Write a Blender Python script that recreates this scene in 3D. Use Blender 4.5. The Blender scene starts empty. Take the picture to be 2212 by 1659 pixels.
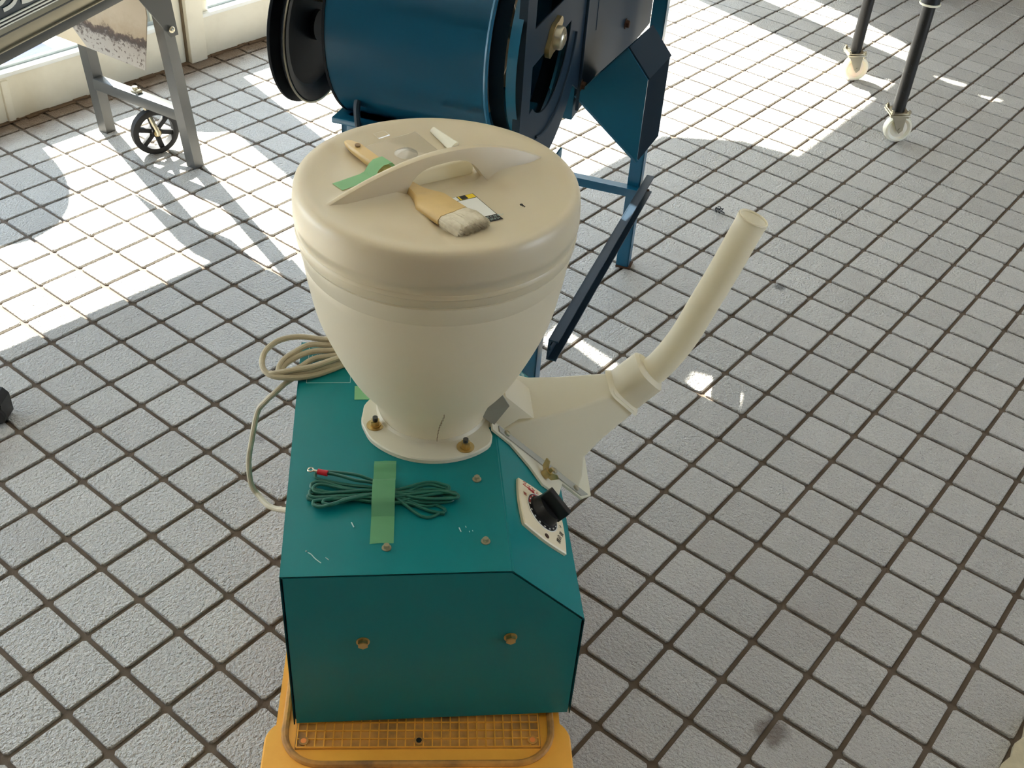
import bpy, bmesh, math, random
from mathutils import Vector, Matrix, Euler
random.seed(7)
SC = bpy.context.scene
COL = SC.collection
PI = math.pi

# ------------------------------------------------------------------ camera
cam_d = bpy.data.cameras.new('camera'); cam = bpy.data.objects.new('camera', cam_d); COL.objects.link(cam)
cam_d.sensor_fit = 'HORIZONTAL'; cam_d.sensor_width = 36.0; cam_d.lens = 38.754; cam_d.clip_start = .01
CR = Vector((0.7772491, 0.6260442, 0.0628685)); CD = Vector((0.4284663, -0.4534691, -0.7815257)); CF = Vector((-0.4607607, 0.6343772, -0.6206973))
CP = Vector((0.7436472, -1.3971783, 1.4189110)); FPX = 2381.2
cam.matrix_world = Matrix(((CR.x, -CD.x, -CF.x, CP.x), (CR.y, -CD.y, -CF.y, CP.y), (CR.z, -CD.z, -CF.z, CP.z), (0, 0, 0, 1)))
SC.camera = cam

# ------------------------------------------------------------------ light
SC.view_settings.view_transform = 'Standard'; SC.view_settings.look = 'None'
SC.view_settings.gamma = 1.0; SC.view_settings.use_curve_mapping = False
SC.view_settings.exposure = 0.92
world = bpy.data.worlds.new('sky'); SC.world = world; world.use_nodes = True
wn = world.node_tree.nodes; wl = world.node_tree.links
bg = wn['Background']; bg.inputs['Color'].default_value = (.66, .80, 1.0, 1); bg.inputs['Strength'].default_value = 3.6
SUN_AZ, SUN_EL = math.radians(-13.5), math.radians(35)
sd = bpy.data.lights.new('sun', 'SUN'); sd.energy = 24.0; sd.angle = math.radians(.4); sd.color = (1.0, .95, .87)
sun = bpy.data.objects.new('sun', sd); COL.objects.link(sun); sun.location = (-6, 2, 5)
sun.rotation_euler = Vector((math.cos(SUN_AZ) * math.cos(SUN_EL), math.sin(SUN_AZ) * math.cos(SUN_EL), -math.sin(SUN_EL))).to_track_quat('-Z', 'Y').to_euler()

# ------------------------------------------------------------------ helpers
def srgb(r, g, b):
    f = lambda c: (c / 255 / 12.92) if c <= 10 else ((c / 255 + .055) / 1.055) ** 2.4
    return (f(r), f(g), f(b), 1)

def mat(name, col, rough=.5, metal=0.0, var=.0, vscale=8, bump=0.0, bscale=60, sss=0.0, coat=0.0, trans=0.0, spec=.5, var_col=None, coords='Object'):
    m = bpy.data.materials.new(name); m.use_nodes = True
    nt = m.node_tree; n = nt.nodes; l = nt.links; p = n['Principled BSDF']
    p.inputs['Base Color'].default_value = col; p.inputs['Roughness'].default_value = rough; p.inputs['Metallic'].default_value = metal
    p.inputs['Specular IOR Level'].default_value = spec
    if sss:
        p.inputs['Subsurface Weight'].default_value = sss; p.inputs['Subsurface Radius'].default_value = (1, .75, .45); p.inputs['Subsurface Scale'].default_value = .02
    if coat: p.inputs['Coat Weight'].default_value = coat; p.inputs['Coat Roughness'].default_value = .2
    if trans: p.inputs['Transmission Weight'].default_value = trans
    if var or bump:
        tc = n.new('ShaderNodeTexCoord')
    if var:
        t = n.new('ShaderNodeTexNoise'); t.inputs['Scale'].default_value = vscale; t.inputs['Detail'].default_value = 6; t.inputs['Roughness'].default_value = .6
        l.new(tc.outputs[coords], t.inputs['Vector'])
        mr = n.new('ShaderNodeMapRange'); mr.inputs['From Min'].default_value = .42; mr.inputs['From Max'].default_value = .72; l.new(t.outputs['Fac'], mr.inputs['Value'])
        mm = n.new('ShaderNodeMath'); mm.operation = 'MULTIPLY'; mm.inputs[1].default_value = var; l.new(mr.outputs['Result'], mm.inputs[0])
        mx = n.new('ShaderNodeMix'); mx.data_type = 'RGBA'; l.new(mm.outputs[0], mx.inputs['Factor'])
        mx.inputs['A'].default_value = col; mx.inputs['B'].default_value = var_col or (col[0] * .6, col[1] * .6, col[2] * .6, 1)
        l.new(mx.outputs['Result'], p.inputs['Base Color'])
        m['mixout'] = 1
    if bump:
        t2 = n.new('ShaderNodeTexNoise'); t2.inputs['Scale'].default_value = bscale; t2.inputs['Detail'].default_value = 4
        l.new(tc.outputs[coords], t2.inputs['Vector'])
        b = n.new('ShaderNodeBump'); b.inputs['Strength'].default_value = bump; b.inputs['Distance'].default_value = .002
        l.new(t2.outputs['Fac'], b.inputs['Height']); l.new(b.outputs['Normal'], p.inputs['Normal'])
    return m

def obj(name, bm, m, parent=None, smooth=35, kind=None, loc=None, rot=None):
    me = bpy.data.meshes.new(name)
    if isinstance(bm, bmesh.types.BMesh):
        bmesh.ops.recalc_face_normals(bm, faces=bm.faces[:])
        bm.to_mesh(me); bm.free()
    else:
        me.from_pydata(*bm)
    if smooth:
        me.polygons.foreach_set('use_smooth', [True] * len(me.polygons))
        me.set_sharp_from_angle(angle=math.radians(smooth))
    for mm in (m if isinstance(m, (list, tuple)) else [m]): me.materials.append(mm)
    o = bpy.data.objects.new(name, me); COL.objects.link(o)
    if parent: o.parent = parent
    if kind: o['kind'] = kind
    if loc: o.location = loc
    if rot: o.rotation_euler = rot
    return o

def thing(name, label, cat, loc=(0, 0, 0), rz=0.0, group=None):
    o = bpy.data.objects.new(name, None); COL.objects.link(o); o.empty_display_size = .05
    o.location = loc; o.rotation_euler = (0, 0, rz); o['label'] = label; o['category'] = cat
    if group: o['group'] = group
    return o

def tag(o, label, cat, group=None):
    o['label'] = label; o['category'] = cat
    if group: o['group'] = group
    return o

def part(name, bm, m, parent, label=None, **k):
    o = obj(name, bm, m, parent, **k)
    if label: o['label'] = label
    return o

def add_box(bm, c, s, rot=None, bev=0.0, seg=2):
    M = Matrix.Translation(Vector(c)) @ (rot.to_4x4() if rot is not None else Matrix()) @ Matrix.Diagonal((s[0], s[1], s[2], 1))
    r = bmesh.ops.create_cube(bm, size=1, matrix=M)
    if bev:
        es = list({e for v in r['verts'] for e in v.link_edges})
        bmesh.ops.bevel(bm, geom=es, offset=bev, segments=seg, profile=.5, affect='EDGES')
    return bm

def box(c, s, rot=None, bev=0.0, seg=2):
    return add_box(bmesh.new(), c, s, rot, bev, seg)

def add_cyl(bm, p0, p1, r, n=16, r2=None, cap=True):
    p0, p1 = Vector(p0), Vector(p1); d = p1 - p0
    q = d.to_track_quat('Z', 'Y').to_matrix().to_4x4()
    M = Matrix.Translation((p0 + p1) / 2) @ q
    bmesh.ops.create_cone(bm, cap_ends=cap, segments=n, radius1=r, radius2=r if r2 is None else r2, depth=d.length, matrix=M)
    return bm

def cyl(*a, **k): return add_cyl(bmesh.new(), *a, **k)

def smooth_path(pts, n=8):
    pts = [Vector(p) for p in pts]; out = []
    for i in range(len(pts) - 1):
        p0 = pts[i - 1] if i else pts[0] * 2 - pts[1]; p1 = pts[i]; p2 = pts[i + 1]
        p3 = pts[i + 2] if i + 2 < len(pts) else pts[-1] * 2 - pts[-2]
        for k in range(n):
            t = k / n
            out.append(.5 * ((2 * p1) + (p2 - p0) * t + (2 * p0 - 5 * p1 + 4 * p2 - p3) * t * t + (3 * p1 - p0 - 3 * p2 + p3) * t ** 3))
    out.append(pts[-1]); return out

def add_tube(bm, pts, r, n=8, cap=True, closed=False, flat=1.0):
    pts = [Vector(p) for p in pts]; N = len(pts); rings = []; up = None
    for i, p in enumerate(pts):
        a = pts[(i - 1) % N] if (i or closed) else pts[0]; b = pts[(i + 1) % N] if (i < N - 1 or closed) else pts[-1]
        t = (b - a).normalized()
        if up is None:
            up = t.orthogonal().normalized()
        up = (up - t * up.dot(t)).normalized(); w = t.cross(up)
        rr = r(i / (N - 1)) if callable(r) else r
        rings.append([bm.verts.new(p + (up * math.cos(2 * PI * k / n) + w * math.sin(2 * PI * k / n) * flat) * rr) for k in range(n)])
    for i in range(N if closed else N - 1):
        A, B = rings[i], rings[(i + 1) % N]
        for k in range(n): bm.faces.new((A[k], A[(k + 1) % n], B[(k + 1) % n], B[k]))
    if cap and not closed:
        bm.faces.new(rings[0]); bm.faces.new(rings[-1])
    return bm

def tube(*a, **k): return add_tube(bmesh.new(), *a, **k)

def add_lathe(bm, prof, n=64, c=(0, 0, 0), closed=False):
    rings = []
    for r, z in prof:
        if r < 1e-6: rings.append([bm.verts.new((c[0], c[1], c[2] + z))])
        else: rings.append([bm.verts.new((c[0] + r * math.cos(2 * PI * k / n), c[1] + r * math.sin(2 * PI * k / n), c[2] + z)) for k in range(n)])
    m = len(rings)
    for i in range(m if closed else m - 1):
        A, B = rings[i], rings[(i + 1) % m]
        for k in range(n):
            k2 = (k + 1) % n
            if len(A) == 1 and len(B) == 1: continue
            if len(A) == 1: bm.faces.new((A[0], B[k], B[k2]))
            elif len(B) == 1: bm.faces.new((A[k], A[k2], B[0]))
            else: bm.faces.new((A[k], A[k2], B[k2], B[k]))
    return bm

def lathe(*a, **k): return add_lathe(bmesh.new(), *a, **k)

def add_prism(bm, poly, h, M=None):
    """poly in the xy plane, extruded h along +z, then moved by M"""
    M = M or Matrix()
    a = [bm.verts.new(M @ Vector((x, y, 0))) for x, y in poly]; b = [bm.verts.new(M @ Vector((x, y, h))) for x, y in poly]
    n = len(poly); bm.faces.new(a); bm.faces.new(b)
    for i in range(n): bm.faces.new((a[i], a[(i + 1) % n], b[(i + 1) % n], b[i]))
    return bm

def prism(*a, **k): return add_prism(bmesh.new(), *a, **k)

def frame(o, x, y, z):
    x, y, z = Vector(x), Vector(y), Vector(z)
    return Matrix(((x.x, y.x, z.x, o[0]), (x.y, y.y, z.y, o[1]), (x.z, y.z, z.z, o[2]), (0, 0, 0, 1)))

def rrect(w, h, r, n=5, cx=0, cy=0):
    P = []
    for sx, sy, a0 in ((1, 1, 0), (-1, 1, 90), (-1, -1, 180), (1, -1, 270)):
        for k in range(n + 1):
            a = math.radians(a0 + 90 * k / n)
            P.append((cx + sx * (w / 2 - r) + r * math.cos(a), cy + sy * (h / 2 - r) + r * math.sin(a)))
    return P

def add_loft(bm, rings, cap0=True, cap1=True):
    R = [[bm.verts.new(p) for p in ring] for ring in rings]; n = len(R[0])
    for A, B in zip(R, R[1:]):
        for k in range(n): bm.faces.new((A[k], A[(k + 1) % n], B[(k + 1) % n], B[k]))
    if cap0: bm.faces.new(R[0])
    if cap1: bm.faces.new(R[-1])
    return bm

def quad_poly(pts, M=None):
    bm = bmesh.new(); bm.faces.new([bm.verts.new((M @ Vector(p)) if M else Vector(p)) for p in pts]); return bm

def solid(faces, th):
    """sheet metal: list of polygons (3-D points), given a thickness"""
    bm = bmesh.new(); vs = {}
    for f in faces:
        L = []
        for p in f:
            k = tuple(round(c, 5) for c in p)
            if k not in vs: vs[k] = bm.verts.new(p)
            L.append(vs[k])
        bm.faces.new(L)
    bmesh.ops.recalc_face_normals(bm, faces=bm.faces[:])
    mid = sum((v.co for v in bm.verts), Vector()) / len(bm.verts)
    if sum(f.normal.dot(f.calc_center_median() - mid) * f.calc_area() for f in bm.faces) < -1e-9: bmesh.ops.reverse_faces(bm, faces=bm.faces[:])
    bmesh.ops.solidify(bm, geom=bm.faces[:], thickness=th)
    return bm

def fill2d(outer, holes, h, M=None):
    """flat plate with holes (2-D curve fill), thickness h"""
    cu = bpy.data.curves.new('fill', 'CURVE'); cu.dimensions = '2D'; cu.fill_mode = 'BOTH'; cu.extrude = h / 2
    for P in [outer] + list(holes):
        s = cu.splines.new('POLY'); s.points.add(len(P) - 1); s.use_cyclic_u = True
        for q, p in zip(s.points, P): q.co = (p[0], p[1], 0, 1)
    o = bpy.data.objects.new('fill', cu); COL.objects.link(o)
    dg = bpy.context.evaluated_depsgraph_get(); me = bpy.data.meshes.new_from_object(o.evaluated_get(dg))
    bm = bmesh.new(); bm.from_mesh(me); bpy.data.objects.remove(o); bpy.data.curves.remove(cu); bpy.data.meshes.remove(me)
    bmesh.ops.remove_doubles(bm, verts=bm.verts[:], dist=1e-6)
    if M: bm.transform(M)
    return bm

def text_bm(s, size, M, align='LEFT', ext=.00008):
    cu = bpy.data.curves.new('t', 'FONT'); cu.body = s; cu.size = size; cu.extrude = ext; cu.align_x = align; cu.resolution_u = 2
    o = bpy.data.objects.new('t', cu); COL.objects.link(o)
    dg = bpy.context.evaluated_depsgraph_get(); me = bpy.data.meshes.new_from_object(o.evaluated_get(dg))
    bm = bmesh.new(); bm.from_mesh(me); bpy.data.objects.remove(o); bpy.data.curves.remove(cu); bpy.data.meshes.remove(me)
    bm.transform(M); return bm

def join(*bms):
    a = bms[0]
    for b in bms[1:]:
        me = bpy.data.meshes.new('j'); b.to_mesh(me); a.from_mesh(me); b.free(); bpy.data.meshes.remove(me)
    return a

def hexbolt(bm, c, ax, r, h, washer=None, wh=.0012):
    c = Vector(c); ax = Vector(ax).normalized()
    if washer:
        add_cyl(bm, c, c + ax * wh, washer, 20); c = c + ax * wh
    add_cyl(bm, c, c + ax * h, r, 6)
    add_cyl(bm, c + ax * h, c + ax * (h + .0006), r * .8, 12)
    return bm

# ------------------------------------------------------------------ materials
def tile_material():
    m = bpy.data.materials.new('speckled_tile'); m.use_nodes = True
    nt = m.node_tree; n = nt.nodes; l = nt.links; p = n['Principled BSDF']
    g = n.new('ShaderNodeNewGeometry')
    def noise(s, d=3, r=.6):
        t = n.new('ShaderNodeTexNoise'); t.inputs['Scale'].default_value = s; t.inputs['Detail'].default_value = d; t.inputs['Roughness'].default_value = r
        l.new(g.outputs['Position'], t.inputs['Vector']); return t.outputs['Fac']
    def mrange(v, a, b, c=0, d=1):
        r = n.new('ShaderNodeMapRange'); r.inputs['From Min'].default_value = a; r.inputs['From Max'].default_value = b
        r.inputs['To Min'].default_value = c; r.inputs['To Max'].default_value = d; l.new(v, r.inputs['Value']); return r.outputs['Result']
    def mix(f, a, b):
        x = n.new('ShaderNodeMix'); x.data_type = 'RGBA'
        if isinstance(f, float): x.inputs['Factor'].default_value = f
        else: l.new(f, x.inputs['Factor'])
        for k, v in (('A', a), ('B', b)):
            if isinstance(v, tuple): x.inputs[k].default_value = v
            else: l.new(v, x.inputs[k])
        return x.outputs['Result']
    # one random number per tile (10 cm grid)
    sc = n.new('ShaderNodeVectorMath'); sc.operation = 'SCALE'; sc.inputs['Scale'].default_value = 10.0; l.new(g.outputs['Position'], sc.inputs[0])
    fl = n.new('ShaderNodeVectorMath'); fl.operation = 'FLOOR'; l.new(sc.outputs[0], fl.inputs[0])
    sx = n.new('ShaderNodeSeparateXYZ'); l.new(fl.outputs[0], sx.inputs[0])
    cb = n.new('ShaderNodeCombineXYZ'); l.new(sx.outputs['X'], cb.inputs['X']); l.new(sx.outputs['Y'], cb.inputs['Y'])
    wnz = n.new('ShaderNodeTexWhiteNoise'); wnz.noise_dimensions = '3D'; l.new(cb.outputs[0], wnz.inputs['Vector'])
    c = mix(wnz.outputs['Value'], srgb(192, 186, 177), srgb(205, 199, 190))
    c = mix(mrange(noise(420, 2), .60, .68, 0, .75), c, srgb(120, 108, 98))
    c = mix(mrange(noise(260, 3), .30, .38, .8, 0), c, srgb(225, 221, 213))
    c = mix(mrange(noise(3.1, 4), .55, .8, 0, .35), c, srgb(165, 152, 138))
    # grime along the shop front
    pz = n.new('ShaderNodeSeparateXYZ'); l.new(g.outputs['Position'], pz.inputs[0])
    ad = n.new('ShaderNodeMath'); ad.operation = 'MULTIPLY_ADD'; ad.inputs[1].default_value = -.14
    l.new(noise(7, 5), ad.inputs[0]); l.new(pz.outputs['X'], ad.inputs[2])
    c = mix(mrange(ad.outputs[0], -2.08, -2.0, .95, 0), c, srgb(118, 95, 72))
    # two separate stains
    def spot(x, y, r, col, k):
        d = n.new('ShaderNodeVectorMath'); d.operation = 'DISTANCE'; l.new(g.outputs['Position'], d.inputs[0]); d.inputs[1].default_value = (x, y, 0)
        a2 = n.new('ShaderNodeMath'); a2.operation = 'MULTIPLY_ADD'; a2.inputs[1].default_value = -r * 1.4; l.new(noise(40, 4), a2.inputs[0]); l.new(d.outputs['Value'], a2.inputs[2])
        return mix(mrange(a2.outputs[0], -r * .2, r * .5, k, 0), c, col)
    c = spot(.508, -.335, .028, srgb(105, 85, 65), .75)
    c = spot(-.075, .788, .016, srgb(70, 68, 60), .85)
    c = spot(-.555, -.41, .013, srgb(120, 110, 105), .6)
    l.new(c, p.inputs['Base Color'])
    p.inputs['Roughness'].default_value = .36
    b1 = n.new('ShaderNodeBump'); b1.inputs['Strength'].default_value = 1.0; b1.inputs['Distance'].default_value = .011
    l.new(noise(170, 3, .6), b1.inputs['Height'])
    l.new(b1.outputs['Normal'], p.inputs['Normal'])
    return m

M = {}
M['tile'] = tile_material()
M['grout'] = mat('grout', srgb(106, 92, 78), .9, var=.5, vscale=25, var_col=srgb(80, 66, 54), bump=.4, bscale=300)
M['teal'] = mat('teal_paint', srgb(6, 120, 122), .36, var=.25, vscale=5, var_col=srgb(18, 128, 130), coat=.0, spec=.3)
M['plastic'] = mat('milky_plastic', srgb(242, 233, 210), .36, sss=.25, var=.3, vscale=4, var_col=srgb(232, 220, 194), bump=.06, bscale=25)
M['lidplastic'] = mat('cream_plastic_lid', srgb(212, 198, 168), .36, sss=.2, var=.35, vscale=5, var_col=srgb(212, 190, 152), bump=.06, bscale=25)
M['plastic2'] = mat('translucent_white_plastic', srgb(250, 243, 222), .4, sss=.5, var=.2, vscale=6, var_col=srgb(242, 232, 204))
M['stain'] = mat('dusty_plastic', srgb(150, 122, 90), .7)
M['orange'] = mat('orange_plastic', srgb(255, 182, 66), .45, var=.4, vscale=14, var_col=srgb(226, 146, 52), bump=.08, bscale=60)
M['orange_dirty'] = mat('dirty_orange_plastic', srgb(214, 150, 66), .6, var=.9, vscale=22, var_col=srgb(112, 84, 52), bump=.1, bscale=80)
M['blue'] = mat('dark_blue_paint', srgb(18, 96, 128), .3, var=.3, vscale=3, var_col=srgb(28, 72, 92), coat=.25)
M['bluegrey'] = mat('blue_grey_paint', srgb(28, 46, 60), .5, var=.3, vscale=4, var_col=srgb(22, 38, 50), spec=.22)
M['darkblue'] = mat('dull_blue_paint_and_shade', srgb(10, 30, 42), .75, spec=.1)  # also carries the shade of the spout side
M['navy'] = mat('black_blue_pulley', srgb(6, 12, 18), .5, spec=.12)
M['black'] = mat('black_plastic', srgb(18, 17, 17), .4)
M['rubber'] = mat('black_rubber', srgb(30, 28, 27), .75)
M['steel'] = mat('zinc_steel', srgb(190, 182, 160), .3, metal=1.0)
M['brass'] = mat('yellow_zinc', srgb(196, 172, 120), .32, metal=1.0)
M['rust'] = mat('rusty_bolt', srgb(74, 48, 30), .7, metal=.4)
M['greysteel'] = mat('grey_painted_steel', srgb(84, 84, 81), .38, metal=.2, var=.25, vscale=10)
M['darkgrey'] = mat('dark_grey_paint', srgb(66, 66, 62), .5)
M['alu'] = mat('aluminium_trim', srgb(150, 142, 122), .4, metal=.6, var=.4, vscale=9)
M['panelblue'] = mat('dark_blue_panel', srgb(10, 40, 54), .3)
M['white'] = mat('white_print', srgb(235, 235, 228), .5)
M['print'] = mat('pale_print', srgb(188, 212, 205), .5)
M['redprint'] = mat('red_print', srgb(190, 40, 40), .5)
M['blackprint'] = mat('black_print', srgb(30, 26, 20), .5)
M['yellow'] = mat('yellow_print', srgb(240, 205, 30), .5)
M['cream'] = mat('cream_plastic', srgb(238, 222, 188), .35)
M['wood'] = mat('brush_handle', srgb(226, 192, 128), .35, var=.3, vscale=30)
M['bristle'] = mat('brush_bristle', srgb(224, 214, 190), .8, var=.6, vscale=60, var_col=srgb(176, 158, 122))
M['cord'] = mat('beige_cord', srgb(178, 166, 138), .5, var=.4, vscale=30, var_col=srgb(135, 118, 88))
M['greenwire'] = mat('green_wire', srgb(24, 96, 78), .4)
M['redsleeve'] = mat('red_sleeve', srgb(190, 24, 36), .4)
M['palegrey'] = mat('pale_grey_metal', srgb(168, 166, 154), .45)
M['frame'] = mat('cream_window_frame', srgb(226, 218, 196), .5, var=.3, vscale=12, var_col=srgb(196, 184, 156))
M['seam'] = mat('brown_seam', srgb(120, 104, 82), .9)
M['beadgrey'] = mat('grey_glazing_bead', srgb(170, 178, 178), .4)
M['wallpaint'] = mat('warm_wall', srgb(172, 160, 142), .9)
M['wood_dark'] = mat('dark_wood_wall', srgb(82, 68, 54), .8)
M['ceil'] = mat('ceiling_paint', srgb(226, 222, 214), .9)
M['plaster'] = mat('rough_plaster', srgb(198, 184, 152), .9, var=.4, vscale=60, bump=.5, bscale=150)
M['concrete'] = mat('outside_concrete', srgb(205, 205, 200), .9, var=.3, vscale=6)
M['mat'] = mat('blue_mat', srgb(4, 24, 74), .9, bump=.5, bscale=200)
M['nylon'] = mat('ivory_nylon', srgb(235, 228, 205), .4, sss=.3)
M['tubeblack'] = mat('black_steel_tube', srgb(36, 34, 31), .35, metal=.2)
M['tan'] = mat('tan_sheet', srgb(190, 172, 142), .5, var=.6, vscale=5, var_col=srgb(190, 168, 136))
M['grime'] = mat('wall_foot_grime', srgb(96, 74, 52), .95, var=.6, vscale=30)

def glass_like(name, col, fac, rough=.02):
    m = bpy.data.materials.new(name); m.use_nodes = True; n = m.node_tree.nodes; l = m.node_tree.links
    n.remove(n['Principled BSDF']); out = n['Material Output']
    t = n.new('ShaderNodeBsdfTransparent'); t.inputs['Color'].default_value = col
    g = n.new('ShaderNodeBsdfGlossy'); g.inputs['Roughness'].default_value = rough
    f = n.new('ShaderNodeLayerWeight'); f.inputs['Blend'].default_value = .5
    pw = n.new('ShaderNodeMath'); pw.operation = 'POWER'; pw.inputs[1].default_value = 4.0; l.new(f.outputs['Facing'], pw.inputs[0])
    ml = n.new('ShaderNodeMath'); ml.operation = 'MULTIPLY_ADD'; ml.inputs[1].default_value = .7; ml.inputs[2].default_value = fac; l.new(pw.outputs[0], ml.inputs[0])
    x = n.new('ShaderNodeMixShader'); l.new(ml.outputs[0], x.inputs[0]); l.new(t.outputs[0], x.inputs[1]); l.new(g.outputs[0], x.inputs[2]); l.new(x.outputs[0], out.inputs[0])
    return m
M['glass'] = glass_like('window_glass', (.95, .97, .97, 1), .03)
M['clear'] = glass_like('clear_plastic', (.985, .98, .97, 1), .08, .05)

def thin_translucent(name, col, tr, rough=.6, transp=0.0):
    m = bpy.data.materials.new(name); m.use_nodes = True; n = m.node_tree.nodes; l = m.node_tree.links
    p = n['Principled BSDF']; p.inputs['Base Color'].default_value = col; p.inputs['Roughness'].default_value = rough
    t = n.new('ShaderNodeBsdfTranslucent'); t.inputs['Color'].default_value = col
    x = n.new('ShaderNodeMixShader'); x.inputs[0].default_value = tr; l.new(p.outputs[0], x.inputs[1]); l.new(t.outputs[0], x.inputs[2]); last = x
    if transp:
        tp = n.new('ShaderNodeBsdfTransparent'); tp.inputs['Color'].default_value = col
        y = n.new('ShaderNodeMixShader'); y.inputs[0].default_value = transp; l.new(x.outputs[0], y.inputs[1]); l.new(tp.outputs[0], y.inputs[2]); last = y
    l.new(last.outputs[0], n['Material Output'].inputs[0]); return m
def add_translucency(m, fac):
    n = m.node_tree.nodes; l = m.node_tree.links; p = n['Principled BSDF']
    t = n.new('ShaderNodeBsdfTranslucent'); src = p.inputs['Base Color']
    if src.is_linked: l.new(src.links[0].from_socket, t.inputs['Color'])
    else: t.inputs['Color'].default_value = src.default_value
    x = n.new('ShaderNodeMixShader'); x.inputs[0].default_value = fac; l.new(p.outputs[0], x.inputs[1]); l.new(t.outputs[0], x.inputs[2]); l.new(x.outputs[0], n['Material Output'].inputs[0])
M['plastic'].node_tree.nodes['Principled BSDF'].inputs['Subsurface Weight'].default_value = 0
M['plastic2'].node_tree.nodes['Principled BSDF'].inputs['Subsurface Weight'].default_value = 0
add_translucency(M['plastic'], .38); add_translucency(M['plastic2'], .40)
M['sun_mask'] = thin_translucent('sun_mask_cloth', srgb(222, 222, 220), .40)
M['tape'] = thin_translucent('green_masking_tape', srgb(128, 196, 142), .2, .45, .30)
M['tape_pale'] = thin_translucent('pale_green_masking_tape', srgb(150, 208, 150), .25, .45, .06)

def stained_tan():
    m = thin_translucent('stained_tan_sheet', srgb(222, 200, 168), .16)
    n = m.node_tree.nodes; l = m.node_tree.links; p = n['Principled BSDF']
    tc = n.new('ShaderNodeTexCoord'); sp = n.new('ShaderNodeSeparateXYZ'); l.new(tc.outputs['Object'], sp.inputs[0])
    t = n.new('ShaderNodeTexNoise'); t.inputs['Scale'].default_value = 26; t.inputs['Detail'].default_value = 8; t.inputs['Roughness'].default_value = .75; l.new(tc.outputs['Object'], t.inputs['Vector'])
    # stain band where the grain dust gathers (height in object space)
    a = n.new('ShaderNodeMath'); a.operation = 'MULTIPLY_ADD'; a.inputs[1].default_value = .09; l.new(t.outputs['Fac'], a.inputs[0]); l.new(sp.outputs['Z'], a.inputs[2])
    r = n.new('ShaderNodeValToRGB'); l.new(a.outputs[0], r.inputs[0])
    e = r.color_ramp.elements; e[0].position = .30; e[0].color = srgb(178, 170, 158); e[1].position = .46; e[1].color = srgb(184, 168, 144)
    for pos, c in ((.375, srgb(160, 150, 138)), (.385, srgb(60, 46, 36)), (.398, srgb(80, 60, 46)), (.405, srgb(166, 146, 118))):
        q = e.new(pos); q.color = c
    sk = n.new('ShaderNodeTexNoise'); sk.inputs['Scale'].default_value = 120; sk.inputs['Detail'].default_value = 2; l.new(tc.outputs['Object'], sk.inputs['Vector'])
    mr = n.new('ShaderNodeMapRange'); mr.inputs['From Min'].default_value = .58; mr.inputs['From Max'].default_value = .66; l.new(sk.outputs['Fac'], mr.inputs['Value'])
    lt = n.new('ShaderNodeMath'); lt.operation = 'LESS_THAN'; lt.inputs[1].default_value = .335; l.new(sp.outputs['Z'], lt.inputs[0])
    mu = n.new('ShaderNodeMath'); mu.operation = 'MULTIPLY'; l.new(mr.outputs[0], mu.inputs[0]); l.new(lt.outputs[0], mu.inputs[1])
    mx = n.new('ShaderNodeMix'); mx.data_type = 'RGBA'; l.new(mu.outputs[0], mx.inputs['Factor']); l.new(r.outputs[0], mx.inputs['A']); mx.inputs['B'].default_value = srgb(96, 84, 74)
    l.new(mx.outputs['Result'], p.inputs['Base Color'])
    for q in n:
        if q.type == 'BSDF_TRANSLUCENT': l.new(mx.outputs['Result'], q.inputs['Color'])
    return m
M['stained'] = stained_tan()

# ------------------------------------------------------------------ setting: floor
PT = .1
XW = -2.06                                       # inner face of the shop front
floor = obj('floor', box((.97, .9, -.03), (6.25, 8.9, .0495)), M['grout'], smooth=0); floor['kind'] = 'structure'
floor['label'] = 'floor of square speckled grey tiles with recessed brown joints'
def tile_data(cx=0, cy=0, cz=0, off=0, V=None, Fc=None, tx=0, ty=0):
    V = [] if V is None else V; Fc = [] if Fc is None else Fc; b = len(V)
    def ring(h, c, z):
        for sx, sy, first in ((1, 1, 0), (-1, 1, 1), (-1, -1, 0), (1, -1, 1)):
            q = [(sx * h, sy * (h - c)), (sx * (h - c), sy * h)]
            if first: q.reverse()
            for x, y in q: V.append((cx + x, cy + y, cz + z + x * tx + y * ty))
    ring(.0458, .004, -.006); ring(.0458, .004, -.0013); ring(.0448, .0045, 0)
    for k in range(8):
        k2 = (k + 1) % 8
        Fc.append((b + k, b + k2, b + 8 + k2, b + 8 + k)); Fc.append((b + 8 + k, b + 8 + k2, b + 16 + k2, b + 16 + k))
    Fc.append(tuple(b + 16 + k for k in range(8)))
    return V, Fc
tv, tf = tile_data(); tile_me = bpy.data.meshes.new('tile'); tile_me.from_pydata(tv, [], tf); tile_me.materials.append(M['tile'])
cells = []
def px_of(p):
    d = Vector(p) - CP; z = d.dot(CF)
    return (FPX * d.dot(CR) / z + 1106, FPX * d.dot(CD) / z + 829.5, z) if z > .05 else (9e9, 9e9, z)
def hidden(u, v):
    if 690 < u < 1200 and 260 < v < 1230: return True
    return 625 < u < 1240 and 1230 < v < 1640
for i in range(-21, 36):
    for j in range(-24, 38):
        x, y = (i + .5) * PT, (j + .5) * PT
        if x < -2.12: continue
        u, v, z = px_of((x, y, 0))
        vis = -60 < u < 2272 and -60 < v < 1719 and not hidden(u, v)
        cells.append((0 if vis else 1, z if vis else 1e3 + z, x, y))
cells.sort()
V2, F2 = [], []
for k, (h, z, x, y) in enumerate(cells):
    dz = random.uniform(-.0006, .0004); tx, ty = random.uniform(-.003, .003), random.uniform(-.003, .003)
    if k < 300:
        o = bpy.data.objects.new('tile', tile_me); COL.objects.link(o); o.parent = floor
        o.location = (x, y, dz); o.rotation_euler = (ty, -tx, 0)
    else:
        tile_data(x, y, dz, V=V2, Fc=F2, tx=tx, ty=ty)
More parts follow.
